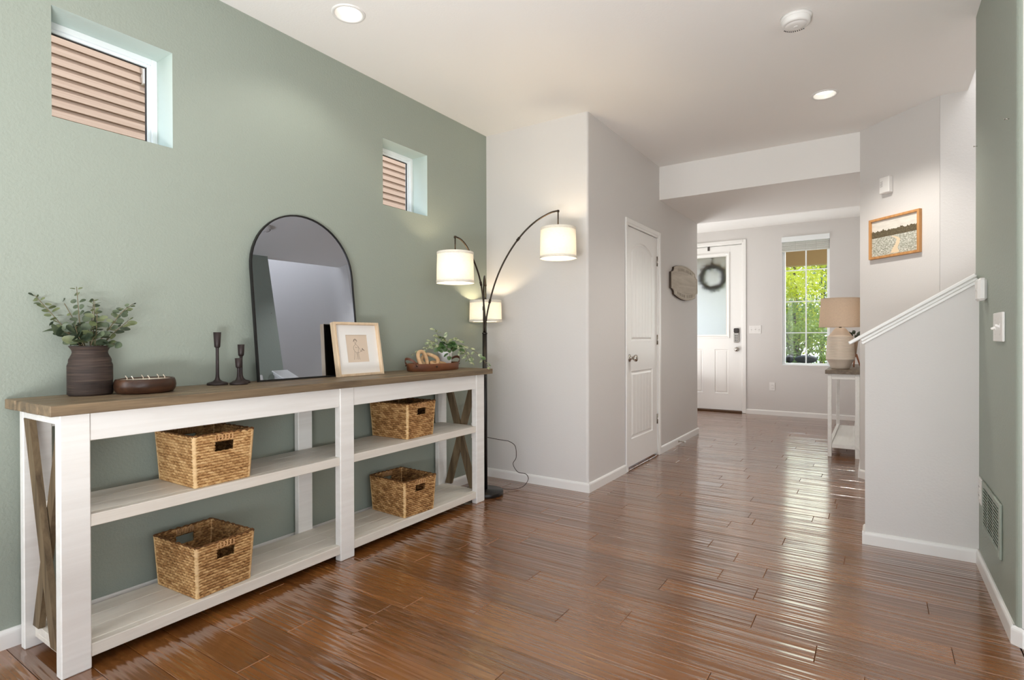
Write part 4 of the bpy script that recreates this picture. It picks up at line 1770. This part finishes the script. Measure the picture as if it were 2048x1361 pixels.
# ------------------------------------------------------------------ picture and chime on the angled stair wall
NV = Vector((-nx, -ny, 0))


def on_stair_wall(s_, z, off=0):
    return Vector((S0[0], S0[1], 0)) + Vector((nx, -ny, 0)) * s_ + NV * off + Vector((0, 0, z))


# local frame: u along the wall to the photo's right, face toward -local y
RZ45 = -PI / 4
pw, ph = .422, .304
pic = thing('landscape_picture', 'honey oak framed landscape with a pale path on the angled stair wall', 'picture', on_stair_wall(.318, 1.858, .0005), RZ45)
mb = MB()
for (a, b, c, d) in ((-pw / 2, -pw / 2 + .018, -ph / 2, ph / 2), (pw / 2 - .018, pw / 2, -ph / 2, ph / 2), (-pw / 2 + .018, pw / 2 - .018, -ph / 2, -ph / 2 + .018), (-pw / 2 + .018, pw / 2 - .018, ph / 2 - .018, ph / 2)):
    mb.box(a, b, -.026, 0, c, d, .0015)
mb.build('frame', M_HONEY, pic)
MP = Mat('printed landscape', (200, 196, 184), .7)
co = MP.coord((1, 1, 1), 'obj')
sp = MP.n('ShaderNodeSeparateXYZ')
MP.l(co, sp.inputs[0])
skyc = MP.ramp(MP.noise(MP.coord((12, 12, 60), 'obj'), 1, 3), [(.3, (205, 200, 190)), (.7, (226, 220, 210))])
fieldc = MP.ramp(MP.noise(MP.coord((70, 70, 150), 'obj'), 1, 4, .7), [(.36, (124, 122, 104)), (.5, (176, 176, 162)), (.64, (224, 222, 212))])
treec = MP.ramp(MP.noise(MP.coord((80, 80, 120), 'obj'), 1, 3, .7), [(.3, (66, 58, 42)), (.7, (116, 104, 78))])


def gt(a_sock, b_val=None, b_sock=None):
    x = MP.n('ShaderNodeMath', operation='GREATER_THAN')
    MP.l(a_sock, x.inputs[0])
    if b_sock is not None: MP.l(b_sock, x.inputs[1])
    else: x.inputs[1].default_value = b_val
    return x.outputs[0]


def mixc(f, a, b):
    x = MP.n('ShaderNodeMix', data_type='RGBA')
    MP.l(f, x.inputs[0])
    MP.l(a, x.inputs[6])
    MP.l(b, x.inputs[7])
    return x.outputs[2]


edge = MP.n('ShaderNodeMath', operation='MULTIPLY_ADD')          # treeline height
MP.l(MP.noise(MP.coord((26, 0, 0), 'obj'), 1, 4, .65), edge.inputs[0])
edge.inputs[1].default_value = .085
edge.inputs[2].default_value = .012
c1 = mixc(gt(sp.outputs['Z'], .006), fieldc, treec)
c2 = mixc(gt(sp.outputs['Z'], b_sock=edge.outputs[0]), c1, skyc)
MP.color(c2)
mb = MB()
mb.box(-pw / 2 + .012, pw / 2 - .012, -.012, -.006, -ph / 2 + .012, ph / 2 - .012)
prt = mb.build('print', MP.m, pic)
mb = MB()
pth = [(-.03, -.125), (.045, -.125), (.03, -.09), (.045, -.06), (.052, -.03), (.03, -.012), (-.008, .000), (-.03, .002), (-.002, -.010), (.022, -.028), (.012, -.06), (-.012, -.09)]
mb.prism(pth, lambda u, v, d: (u, d, v), -.0122, -.01205)
mb.build('printed_path', Mat('pale sand print', (224, 204, 172), .8).m, prt)
ch = thing('door_chime', 'small white chime box high on the angled stair wall', 'chime', on_stair_wall(.258, 2.245, .0005), RZ45)
mb = MB()
mb.box(-.042, .042, -.040, 0, -.062, .058, .005)
mb.build('housing', M_PLASTIC, ch)
mb = MB()
for k in range(4):
    mb.tube([(-.032, -.0405, -.008 + k * .011), (-.022, -.0408, -.012 + k * .011), (-.010, -.0405, -.005 + k * .011)], .0014, 5)
mb.build('slot', Mat('grey slots', (150, 146, 146), .7).m, ch)

# framed piece seen edge-on in the foyer, on the right foyer wall
fp = thing('wall_frame', 'dark thin framed panel seen edge-on on the right foyer wall', 'picture', (S0[0] - .0005, 7.35, 1.82))
mb = MB()
for (a, b, c, d) in ((-.32, -.30, -.32, .32), (.30, .32, -.32, .32), (-.30, .30, -.32, -.30), (-.30, .30, .30, .32)):
    mb.box(-.036, 0, a, b, c, d, .002)
mb.build('frame', Mat('dark grey frame', (92, 86, 84), .6).m, fp)
mb = MB()
mb.box(-.030, -.006, -.30, .30, -.30, .30)
mb.build('panel', Mat('muted panel', (150, 146, 142), .7).m, fp)

# ------------------------------------------------------------------ plaque on the closet wall
sg = thing('wall_plaque', 'whitewashed wooden plaque with scalloped corners beside the closet door', 'sign', (XC + .0005, 5.953, 1.690))
w2, h2 = .482, .100


def plaque(sc=1.0):
    pts = []
    W2, Hs = w2 * sc, .082 * sc
    # right edge up, notch, top arc, notch, left edge down, notch, bottom arc
    pts += [(W2, -Hs), (W2, Hs)]
    for a in np.linspace(-PI / 2, -PI, 5)[1:]:
        pts.append((W2 + .095 * sc * math.cos(a), Hs + .050 * sc + .050 * sc * math.sin(a)))
    xe = W2 - .095 * sc
    for t in np.linspace(1, -1, 15):
        pts.append((xe * t, (.137 + .045 * (1 - t * t)) * sc))
    for a in np.linspace(0, -PI / 2, 5)[:-1]:
        pts.append((-W2 + .095 * sc * math.cos(a), Hs + .050 * sc + .050 * sc * math.sin(a)))
    top = pts[1:]
    out = top + [(-W2, Hs)] + [(x, -z) for x, z in reversed(top)] + [(-W2, -Hs)]
    # rebuild cleanly: upper half from right to left, lower half from left to right
    up = [p for p in top] + [(-W2, Hs)]
    lo = [(x, -z) for x, z in reversed(up)]
    return up + lo


mb = MB()
mb.prism(plaque(), lambda u, v, d: (d, u, v), 0, .022)
npl = len(plaque())
mb.mi[2:2 + npl] = [1] * npl
mb.build('board', [M_SIGNWOOD, Mat('dark plaque edge', (74, 62, 52), .8).m], sg)
o_, i_ = plaque(.97), plaque(.90)
n = len(o_)
mb = MB()
vs = [(.0225, *p) for p in o_] + [(.0225, *p) for p in i_] + [(.0255, p[0] * .985, p[1] * .985) for p in o_] + [(.0255, p[0] * 1.015, p[1] * 1.015) for p in i_]
fs = []
for k in range(n):
    j = (k + 1) % n
    fs += [(2 * n + k, 2 * n + j, 3 * n + j, 3 * n + k), (k, j, 2 * n + j, 2 * n + k), (n + k, 3 * n + k, 3 * n + j, n + j)]
mb.add(vs, fs)
mb.build('raised_border', M_SIGNWOOD, sg)
# faint worn relief strokes: unreadable in the photograph
mb = MB()
r3 = random.Random(3)
for (zc_, hh, x_a, x_b, n_, arc) in ((.118, .016, -.25, .25, 13, .02), (-.118, .016, -.27, .27, 14, -.02)):
    for k in range(n_):
        x = x_a + (x_b - x_a) * k / (n_ - 1)
        if k == n_ // 2: continue
        z = zc_ + arc * (1 - (x / x_b) ** 2)
        mb.box(.0215, .0240, x - .004, x + .003, z - hh, z + hh, .0008)
        mb.box(.0215, .0240, x - .004, x + .011, z + (hh - .005) * (1 if r3.random() < .5 else -1) - .004, z + (hh - .005) * .5 + .004, .0008)
mb.build('worn_relief', Mat('faded relief', (172, 162, 148), .8).m, sg)

# door stop on the closet baseboard
ds = thing('door_stop_bumper', 'small metal door stop on the closet wall baseboard', 'door stop', (XC + .013, 5.742, .034))
mb = MB()
mb.M = Matrix.Rotation(PI / 2, 4, 'Y')
mb.lathe([(0, 0), (.012, 0), (.012, .003), (.004, .007), (.0035, .06), (0, .06)], n=14)
mb.build('rod', M_STEEL, ds)
mb = MB()
mb.M = Matrix.Rotation(PI / 2, 4, 'Y')
mb.lathe([(0, .058), (.008, .058), (.008, .072), (.005, .076), (0, .076)], n=14)
mb.build('rubber_tip', M_PLASTIC, ds)

# ------------------------------------------------------------------ ceiling fittings
for (cx_, cy_), lab in zip(CANS, ('recessed ceiling light near the green wall', 'recessed ceiling light near the hallway soffit')):
    t = thing('recessed_light', lab, 'ceiling light', (cx_, cy_, ZC), 0)
    mb = MB()
    mb.lathe([(.066, .004), (.066, -.002), (.070, -.006), (.080, -.005), (.083, -.0005), (.083, .0)], n=40)
    mb.build('trim_ring', M_PLASTIC, t)
    mb = MB()
    mb.lathe([(.066, .002), (.058, .022), (.054, .05), (.054, .055)], n=40)
    mb.build('baffle', M_PLASTIC, t)
    mb = MB()
    deep = .048 if cx_ < 1 else .020
    mb.lathe([(0, deep), (.0565, deep)], n=40)
    mb.build('lens', M_LENS, t, fix=False)
    lamp('can_light', 'SPOT', (cx_, cy_, ZC - .012), 9 if cx_ < 1 else 68, (1, .95, .88), aim=(cx_, cy_, 0), spot_size=math.radians(128), spot_blend=.55, shadow_soft_size=.05)

sd = thing('smoke_detector', 'round white smoke detector on the ceiling', 'smoke detector', (2.287, 3.145, ZC))
mb = MB()
mb.lathe([(0, 0), (.072, 0), (.072, -.010), (.069, -.013), (.066, -.014)], n=44)
mb.build('base', M_PLASTIC, sd)
mb = MB()
mb.lathe([(.066, -.013), (.066, -.030), (.062, -.038), (.052, -.0415), (.050, -.040), (.048, -.0425), (.030, -.047), (0, -.048)], n=44)
bo = mb.build('housing', M_PLASTIC, sd)
mb = MB()
for k in range(11):
    a = math.radians(62 + k * 9.2)
    c, s_ = math.cos(a), math.sin(a)
    mb.M = Matrix.Translation((.0605 * c, .0605 * s_, -.0385)) @ Matrix.Rotation(a, 4, 'Z') @ Matrix.Rotation(.75, 4, 'Y')
    mb.box(-.005, .005, -.0026, .0026, -.0012, .0018, .0006)
mb.build('slot', M_SLOT, bo)
mb = MB()
mb.lathe([(.010, -.0470), (.010, -.0492), (.008, -.0498), (0, -.0498)], n=18)
mb.build('test_button', M_PLASTIC, bo)

# ------------------------------------------------------------------ foyer console with lamp and plant
T2 = (2.222, 5.905)
t2 = thing('foyer_console', 'narrow white console with dark top against the right foyer wall', 'table', (2.36, 5.90, 0))
zt2 = .808
x2a, x2b, y2b = 2.226 - 2.36, 2.508 - 2.36, 1.37
mb = MB()
mb.box(x2a, x2b, 0, y2b, zt2 - .036, zt2, .003)
mb.build('top_board', M_TABLE2TOP, t2)
LX = (2.246 - 2.36, 2.278 - 2.36), (2.464 - 2.36, 2.500 - 2.36)
for (a, b) in LX:
    for (c, d) in ((.02, .055), (y2b - .055, y2b - .02)):
        mb = MB()
        mb.box(a, b, c, d, 0, zt2 - .0362, .002)
        mb.build('leg', M_WHITEWOOD, t2)
for (c, d) in ((.028, .048), (y2b - .048, y2b - .028)):
    mb = MB()
    mb.box(LX[0][1], LX[1][0], c, d, zt2 - .085, zt2 - .0362, .001)
    mb.build('apron', M_WHITEWOOD, t2)
for (a, b) in ((LX[0][0] + .006, LX[0][1] - .006), (LX[1][0] + .006, LX[1][1] - .006)):
    mb = MB()
    mb.box(a, b, .0555, y2b - .0555, zt2 - .085, zt2 - .0362, .001)
    mb.build('apron', M_WHITEWOOD, t2)
mb = MB()
mb.box(LX[0][1] + .0005, LX[1][0] - .0005, .026, y2b - .026, .083, .120, .002)
mb.box(LX[0][0] + .004, LX[0][1] + .0005, .056, y2b - .056, .083, .135, .002)
mb.build('shelf', M_WHITEWOOD, t2)
mb = MB()
mb.tube(smooth_path([(.098, .70, .50), (.096, .35, .30), (.090, .15, .24), (.085, .10, .17), (.098, .062, .125), (.120, .0, .10), (.146, .0, .105), (.150, .25, .30)], 40), .003, 6)
mb.build('cord', M_PLASTIC, t2)

l2 = thing('table_lamp', 'cream ribbed ceramic table lamp with tan linen shade on the foyer console', 'lamp', (2.334, 6.20, zt2))
prof = [(0, 0), (.074, 0), (.078, .004), (.090, .035), (.104, .065), (.116, .082)]
zz = .086
ribs = 15
for k in range(ribs):
    t = k / ribs
    r0 = .1215 + (.108 - .1215) * (t ** 1.3)
    h_ = .0152
    prof += [(r0 - .0028, zz), (r0 + .0016, zz + h_ * .35), (r0 + .0016, zz + h_ * .7), (r0 - .0028, zz + h_)]
    zz += h_
prof += [(.098, zz + .004), (.092, zz + .012), (.070, zz + .042), (.052, zz + .066), (.040, zz + .078), (.034, zz + .080), (0, zz + .080)]
ztop2 = zz + .080
mb = MB()
mb.lathe(prof, n=44)
mb.build('base', Mat('cream ceramic', (218, 204, 188), .55).m, l2)
mb = MB()
mb.tube([(0, 0, ztop2 - .002), (0, 0, ztop2 + .028)], .012, 12)
mb.tube([(0, 0, ztop2 + .028), (0, 0, ztop2 + .09)], .016, 12)
mb.build('socket', M_BRONZE, l2)
mb = MB()
zs0, zs1 = .400, .678
mb.lathe([(.182, zs0), (.164, zs1)], n=56)
sh = mb.build('shade', M_LINEN, l2)
mb = MB()
mb.lathe([(.1825, zs0), (.1835, zs0 + .002), (.183, zs0 + .007), (.182, zs0 + .008)], n=56)
mb.lathe([(.1648, zs1 - .008), (.1655, zs1 - .006), (.1655, zs1), (.164, zs1)], n=56)
mb.build('shade_band', Mat('linen band', (212, 190, 166), .8).m, sh)
mb = MB()
for k in range(3):
    a = k * 2 * PI / 3
    mb.tube([(0, 0, zs0 + .10), (.175 * math.cos(a), .175 * math.sin(a), zs0 + .02)], .002, 5)
mb.tube([(0, 0, ztop2 + .02), (0, 0, zs0 + .10)], .005, 8)
mb.build('harp', M_BRONZE, l2)
lamp('table_lamp_bulb', 'POINT', (2.334, 6.20, zt2 + .53), 0.6, (1, .88, .72), shadow_soft_size=.03)

v2 = thing('cone_planter', 'tan cone planter on copper legs holding dark leaves behind the table lamp', 'plant', (2.440, 6.62, zt2))
M_COPPER = Mat('copper wood', (178, 116, 84), .5).m
mb = MB()
mb.lathe([(0, .10), (.012, .10), (.030, .25), (.034, .262), (.030, .262), (0, .25)], n=20)
mb.build('pot', Mat('tan clay', (182, 158, 134), .6).m, v2)
for a in (.4, 2.5, 4.6):
    mb = MB()
    mb.tube([(.014 * math.cos(a), .014 * math.sin(a), .13), (.055 * math.cos(a), .055 * math.sin(a), .0)], [.010, .006], 8)
    mb.build('leg', M_COPPER, v2)
M_DLEAF = leaf_mat('dark olive leaf', (58, 66, 48), (98, 108, 82), .15, 40)
mb = MB()
v_, f_ = disc_leaf(8, 2.0, .3, .1)
mb.add(v_, f_, 0, True)
l0 = mb.build('leaf', M_DLEAF, v2, fix=False)
for k in range(16):
    a = k * 2.4
    d = Vector((math.cos(a) * .55, math.sin(a) * .8, random.uniform(-.1, .9))).normalized()
    zax = Vector((random.uniform(-.4, .4), -.7, .6)).normalized()
    zax = (zax - d * zax.dot(d)).normalized()
    mt = Matrix((d, zax.cross(d), zax)).transposed().to_4x4() @ Matrix.Scale(random.uniform(.055, .08), 4)
    mt.translation = (.012 * math.cos(a), .012 * math.sin(a), .262 + .011 * (k % 8))
    q = l0 if k == 0 else l0.copy()
    if k:
        COL.objects.link(q)
        q.parent = v2
    q.matrix_basis = mt
mb = MB()
mb.tube([(0, 0, .25), (.004, -.004, .36)], .003, 5)
mb.build('stem', M_STEM, v2)

# ------------------------------------------------------------------ outdoors, neighbour's house beyond the green wall
M_SIDING = Mat('tan lap siding', (160, 128, 102), .6)
sn = M_SIDING.noise(M_SIDING.coord((3, 1.2, 90), 'pos'), 1, 3)
M_SIDING.color(M_SIDING.ramp(sn, [(.3, (148, 117, 92)), (.7, (164, 134, 110))]))
nb = thing('neighbour_house', 'tan lap sided house wall seen through the two small windows', 'house', (-4.0, 4.0, -.3))
mb = MB()
mb.box(-1.5, -.03, -6, 7, 0, 6.2)
mb.build('wall', M_SIDING.m, nb)
EXP = .1015
prof = [(-.031, 0), (.012, 0), (.012, .004), (.004, EXP * .62), (-.012, EXP * .74), (-.012, EXP + .004), (-.031, EXP + .004)]
sb = None
n_b = int(3.4 / EXP)
for k in range(n_b):
    z = 2.55 + k * EXP
    if sb is None:
        mb = MB()
        mb.prism(prof, lambda u, v, d: (u, d, v), -6, 7)
        sb = mb.build('siding_board', M_SIDING.m, nb, loc=(0, 0, z))
    else:
        clone(sb, nb, (0, 0, z))
mb = MB()
mb.box(-.03, .05, 2.796 - 4.0, 2.93 - 4.0, 3.862 + .3, 4.20 + .3, .006)
mb.build('wall_box', Mat('pale box', (226, 214, 200), .6).m, nb)
mb = MB()
mb.box(-.4, .35, -6.2, 7.2, 6.0, 6.15)
mb.build('eave', Mat('brown eave', (108, 84, 66), .7).m, nb)

# ground and porch outside the front door
mb = MB()
mb.box(-14, 16, YF + .17, 40, -.35, -.12)
mb.box(-4.0, -.7, -12, YF + .17, -.35, -.12)
mb.box(-14, 16, -20, -4.16, -.35, -.12)
MG = Mat('ground', (150, 150, 138), .9)
MG.color(MG.ramp(MG.noise(MG.coord((.8, .8, .8)), 1, 4), [(.4, (112, 126, 84)), (.6, (176, 172, 160))]))
tag(mb.build('ground', MG.m), kind='structure')
pr = thing('front_porch', 'tan porch roof and beam outside the far foyer window', 'porch', (1, 9.7, 0))
M_PORCH = Mat('tan porch paint', (196, 164, 112), .7).m
mb = MB()
mb.box(-4, 4, -.92, 1.1, 2.62, 2.8)
mb.build('porch_roof', M_PORCH, pr)
mb = MB()
mb.box(-4, 4, .80, 1.0, 2.325, 2.62)
mb.build('porch_beam', M_PORCH, pr)
mb = MB()
mb.box(-4, 4, -.92, 1.1, -.3, -.02)
mb.build('porch_slab', Mat('porch concrete', (190, 186, 180), .85).m, pr)
for xx in (-3.4, 3.6):
    mb = MB()
    mb.box(xx - .08, xx + .08, .82, .98, -.02, 2.325, .01)
    mb.build('porch_post', M_PORCH, pr)

gw = thing('garden_wall', 'low stone planter wall under the shrubs beyond the porch', 'wall', (1.4, 11.25, -.12))
M_STONE = Mat('grey stone', (140, 134, 124), .9).m
for k in range(3):
    for j in range(7):
        mb = MB()
        x = -1.75 + j * .5 + (.25 if k % 2 else 0)
        mb.box(x + .006, x + .494, -.15, .15, k * .252 + .004, (k + 1) * .252, .014)
        mb.build('stone', M_STONE, gw)
M_GLOSSB = Mat('black oval surface', (10, 10, 10), .6).m  # for two black ovals of unknown kind, built as solid shapes
for (xx, rx, lab) in ((1.298, .066, 'small round black shape outside low in the far window'), (1.565, .188, 'wide oval black shape outside low in the far window')):
    mb = MB()
    mb.lathe([(.001, -.074), (.35, -.069), (.65, -.056), (.88, -.034), (1, 0), (.88, .034), (.65, .056), (.35, .069), (.001, .074)], n=32, sx=rx, sy=min(rx, .09))
    o = mb.build('black_oval', M_GLOSSB, loc=(xx, 11.2, .636 + .0755))
    tag(o, lab, 'stone')


def tree(label, loc, height, rad, n, leafm, seed, size=.085, trunk=True, zmin=.25):
    t = thing('leafy_tree', label, 'tree', loc, 0, 'trees outside the far foyer window')
    r = np.random.default_rng(seed)
    nb_ = 26
    cen = np.stack([r.normal(0, rad * .5, nb_), r.normal(0, rad * .4, nb_), r.uniform(zmin * height, height * .95, nb_)], 1)
    which = r.integers(0, nb_, n)
    p = cen[which] + r.normal(0, rad * .22, (n, 3))
    d = r.normal(0, 1, (n, 3)) + np.array([0, -.2, -.4])
    d /= np.linalg.norm(d, axis=1)[:, None]
    e = np.cross(d, r.normal(0, 1, (n, 3)))
    e /= np.linalg.norm(e, axis=1)[:, None]
    nr = np.cross(d, e)
    L_ = size * r.uniform(.7, 1.3, n)[:, None]
    w_ = L_ * .23
    v0, v1 = p, p + d * L_ * .5 + e * w_ + nr * L_ * .05
    v2, v3 = p + d * L_, p + d * L_ * .5 - e * w_ + nr * L_ * .05
    V = np.stack([v0, v1, v2, v3], 1).reshape(-1, 3)
    V[:, 2] = np.maximum(V[:, 2], .02)
    Fc = np.arange(n * 4).reshape(-1, 4)
    me_ = bpy.data.meshes.new('foliage')
    me_.from_pydata(V.tolist(), [], Fc.tolist())
    me_.materials.append(leafm)
    me_.update()
    o = bpy.data.objects.new('foliage', me_)
    COL.objects.link(o)
    o.parent = t
    o['kind'] = 'stuff'
    mb = MB()
    mb.tube([(0, 0, 0), (.03, .02, height * .4), (-.03, 0, height * .9)], [.07, .05, .02], 8)
    mb.build('trunk', M_BARK, t)
    mb = MB()
    for k in range(9):
        c = cen[k]
        mb.tube([(0, 0, min(height * .3, c[2] * .6)), tuple(c * np.array([.5, .5, .8])), tuple(c)], [.025, .016, .006], 6)
    mb.build('branch', M_BARK, t)


tree('bright yellow green leafy tree in the middle of the far foyer window', (1.15, 13.4, -.12), 3.5, 1.0, 6000, M_TREE1, 3)
tree('yellow green leafy tree at the right of the far foyer window', (2.3, 14.2, -.12), 3.4, 1.1, 5200, M_TREE1, 4)
tree('deeper green leafy shrub low in the far foyer window', (1.25, 12.6, -.12), 1.9, .75, 4500, M_TREE2, 5, .075, zmin=.1)
tree('grey green tree far behind, upper right of the far foyer window', (1.2, 19.5, -.12), 5.2, 1.7, 7000, M_TREE3, 6, .12)
tree('deep green leafy tree behind the bright ones in the far foyer window', (.4, 16.6, -.12), 4.2, 1.6, 4000, M_TREE2, 8, .11)
